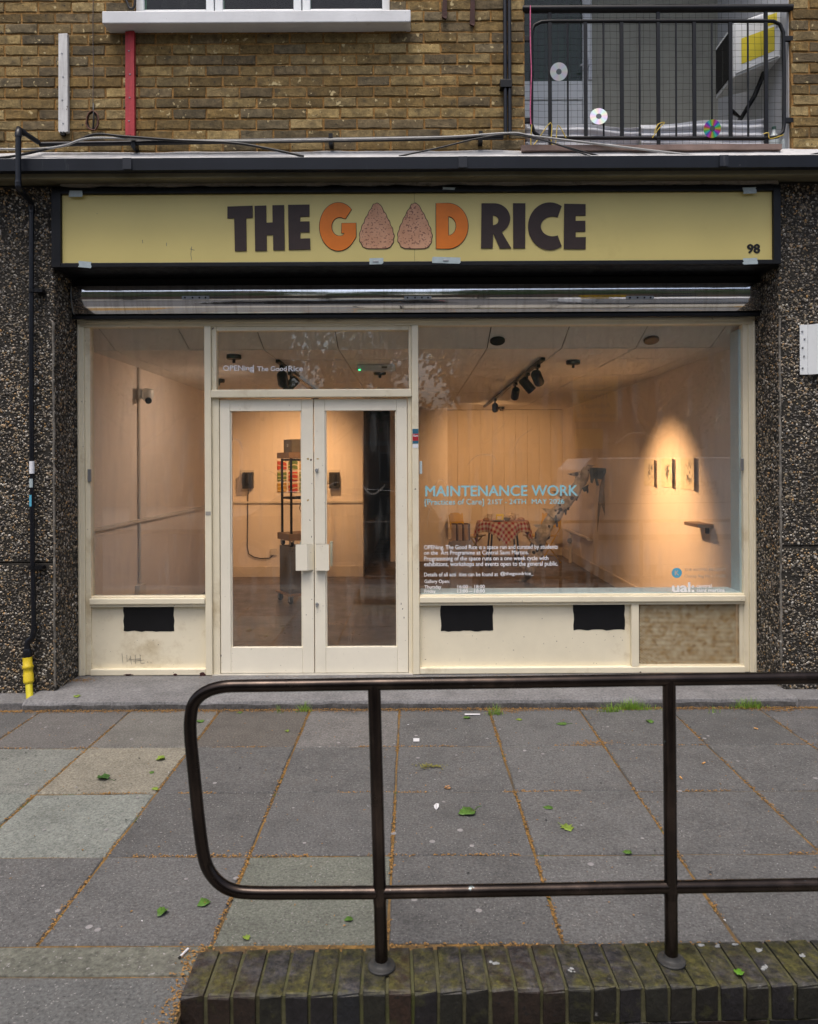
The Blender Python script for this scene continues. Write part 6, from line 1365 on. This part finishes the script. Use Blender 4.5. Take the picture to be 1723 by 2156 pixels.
def street_text(body, xl, xr, z0, z1, y, mat, parent, bold=.03, name='lettering'):   # faces the shop: reads from +X to -X
    me = text_mesh(body, bold); co = np.array([v.co[:] for v in me.vertices]); lo, hi = co.min(0), co.max(0)
    for v, c in zip(me.vertices, co): a = (c[0]-lo[0])/(hi[0]-lo[0]); b = (c[1]-lo[1])/(hi[1]-lo[1]); z = z0+b*(z1-z0); v.co = (xr+(xl-xr)*a, (y(z) if callable(y) else y)+(c[2]-lo[2])/(hi[2]-lo[2])*.003, z)
    me.update(); return link(name, me, mat, parent)
street_text('MORRISON', 3.48, 4.58, 1.29, 1.38, lambda z: sidey(z)+.001, grey_van, van); street_text('Data Services', 3.42, 4.60, 1.165, 1.275, lambda z: sidey(z)+.001, grey_van, van)
# dark car
car_paint = M('dark_car_paint', (.012,.014,.018), .12, .05, 2, coat=1.0)
cy = -1.35; car = thing('parked_car', 'dark glossy hatchback parked behind the camera', 'car', (-1.6, cy-.9, -.22)); prof = [(-3.5,.02),(-3.55,.40),(-3.4,.68),(-2.9,.74),(-2.2,1.20),(-1.0,1.26),(.0,1.18),(.42,.80),(.55,.62),(.55,.02)]
cbm = MB(); n = len(prof); vs = []
for (yy, k) in ((cy, 1), (cy-.12, .5), (cy-1.6, -.5), (cy-1.72, -1)):
    for (x, z) in prof: vs.append((x, yy-k*.22*max(0, z-.62)/.6, z-.02*abs(k)))
cbm.add(vs, [(r*n+i, r*n+(i+1) % n, (r+1)*n+(i+1) % n, (r+1)*n+i) for r in range(3) for i in range(n)]+[tuple(range(n)), tuple(3*n+i for i in range(n-1,-1,-1))]); part('body', cbm, car_paint, car, bev=.04)
def cside(z): return cy-.22*max(0, z-.62)/.6+.003
part('side_window', MB().prism([(x, cside(z), z) for x, z in ((-2.75,.78),(-2.15,1.12),(-1.45,1.16),(-1.45,.78))], (0,.004,0)), tint, car); part('side_window', MB().prism([(x, cside(z), z) for x, z in ((-1.38,.78),(-1.38,1.16),(-.3,1.12),(.1,.80))], (0,.004,0)), tint, car)
for x in (-2.75, -.25):
    for yy in (cy-.08, cy-1.62): w = part('wheel', MB().lathe([(0,-.09),(.2,-.1),(.29,-.09),(.31,-.05),(.31,.05),(.29,.09),(.2,.1),(0,.09)], (x, yy, .09), (0,1,0), 26), tyre, car, smooth=40); part('rim', MB().lathe([(0,.102),(.20,.102),(.2,-.08),(0,-.08)], (x, yy, .09), (0,1,0), 20), grey_metal, w, smooth=40)
for yy in (cy-.3, cy-1.4): part('headlight', MB().box(-3.54, -3.38, yy-.15, yy+.15, .46, .60), clear_plastic, car, bev=.03); part('tail_light', MB().box(.48, .56, yy-.12, yy+.12, .45, .65), red_sticker, car, bev=.02)
# yellow road notice on a post
yellow_sign = M('yellow_notice', (.68,.44,.03), .5, .05, 4)
ys_ = .80; s_ = F/(5.6*2-ys_)
def mx(px): return (px-VX)/s_
def mz(py): return EYE-(py-VY+10*.49)/s_
rs = thing('road_sign', 'yellow advisory speed notice on a grey post facing the shop', 'sign', (mx(1255), ys_-.05, -.1)); part('post', MB().tube([(mx(1255), ys_-.045, -.1), (mx(1255), ys_-.045, mz(785))], .035, 12), grey_metal, rs, smooth=60)
for (x0, x1, y0, y1, tx) in ((1207,1302,790,818,(('HS2',.36,.64,.55,.92),('Lorry Route',.14,.86,.06,.46))), (1207,1302,820,885,(('10mph',.24,.76,.70,.92),('Advisory',.16,.84,.38,.62),('speed limit',.07,.93,.08,.30))), (1211,1270,900,942,())):
    bx('plate', yellow_sign, rs, mx(x0), mx(x1), ys_-.005, ys_, mz(y1), mz(y0), .002)
    for (t, a, b, c, d_) in tx: W = mx(x1)-mx(x0); H = mz(y0)-mz(y1); street_text(t, mx(x0)+a*W, mx(x0)+b*W, mz(y1)+c*H, mz(y1)+d_*H, ys_+.001, black_vinyl, rs)
    bx('plate_border', black_vinyl, rs, mx(x0)-.012, mx(x1)+.012, ys_-.0085, ys_-.0055, mz(y1)-.012, mz(y0)+.012, 0)
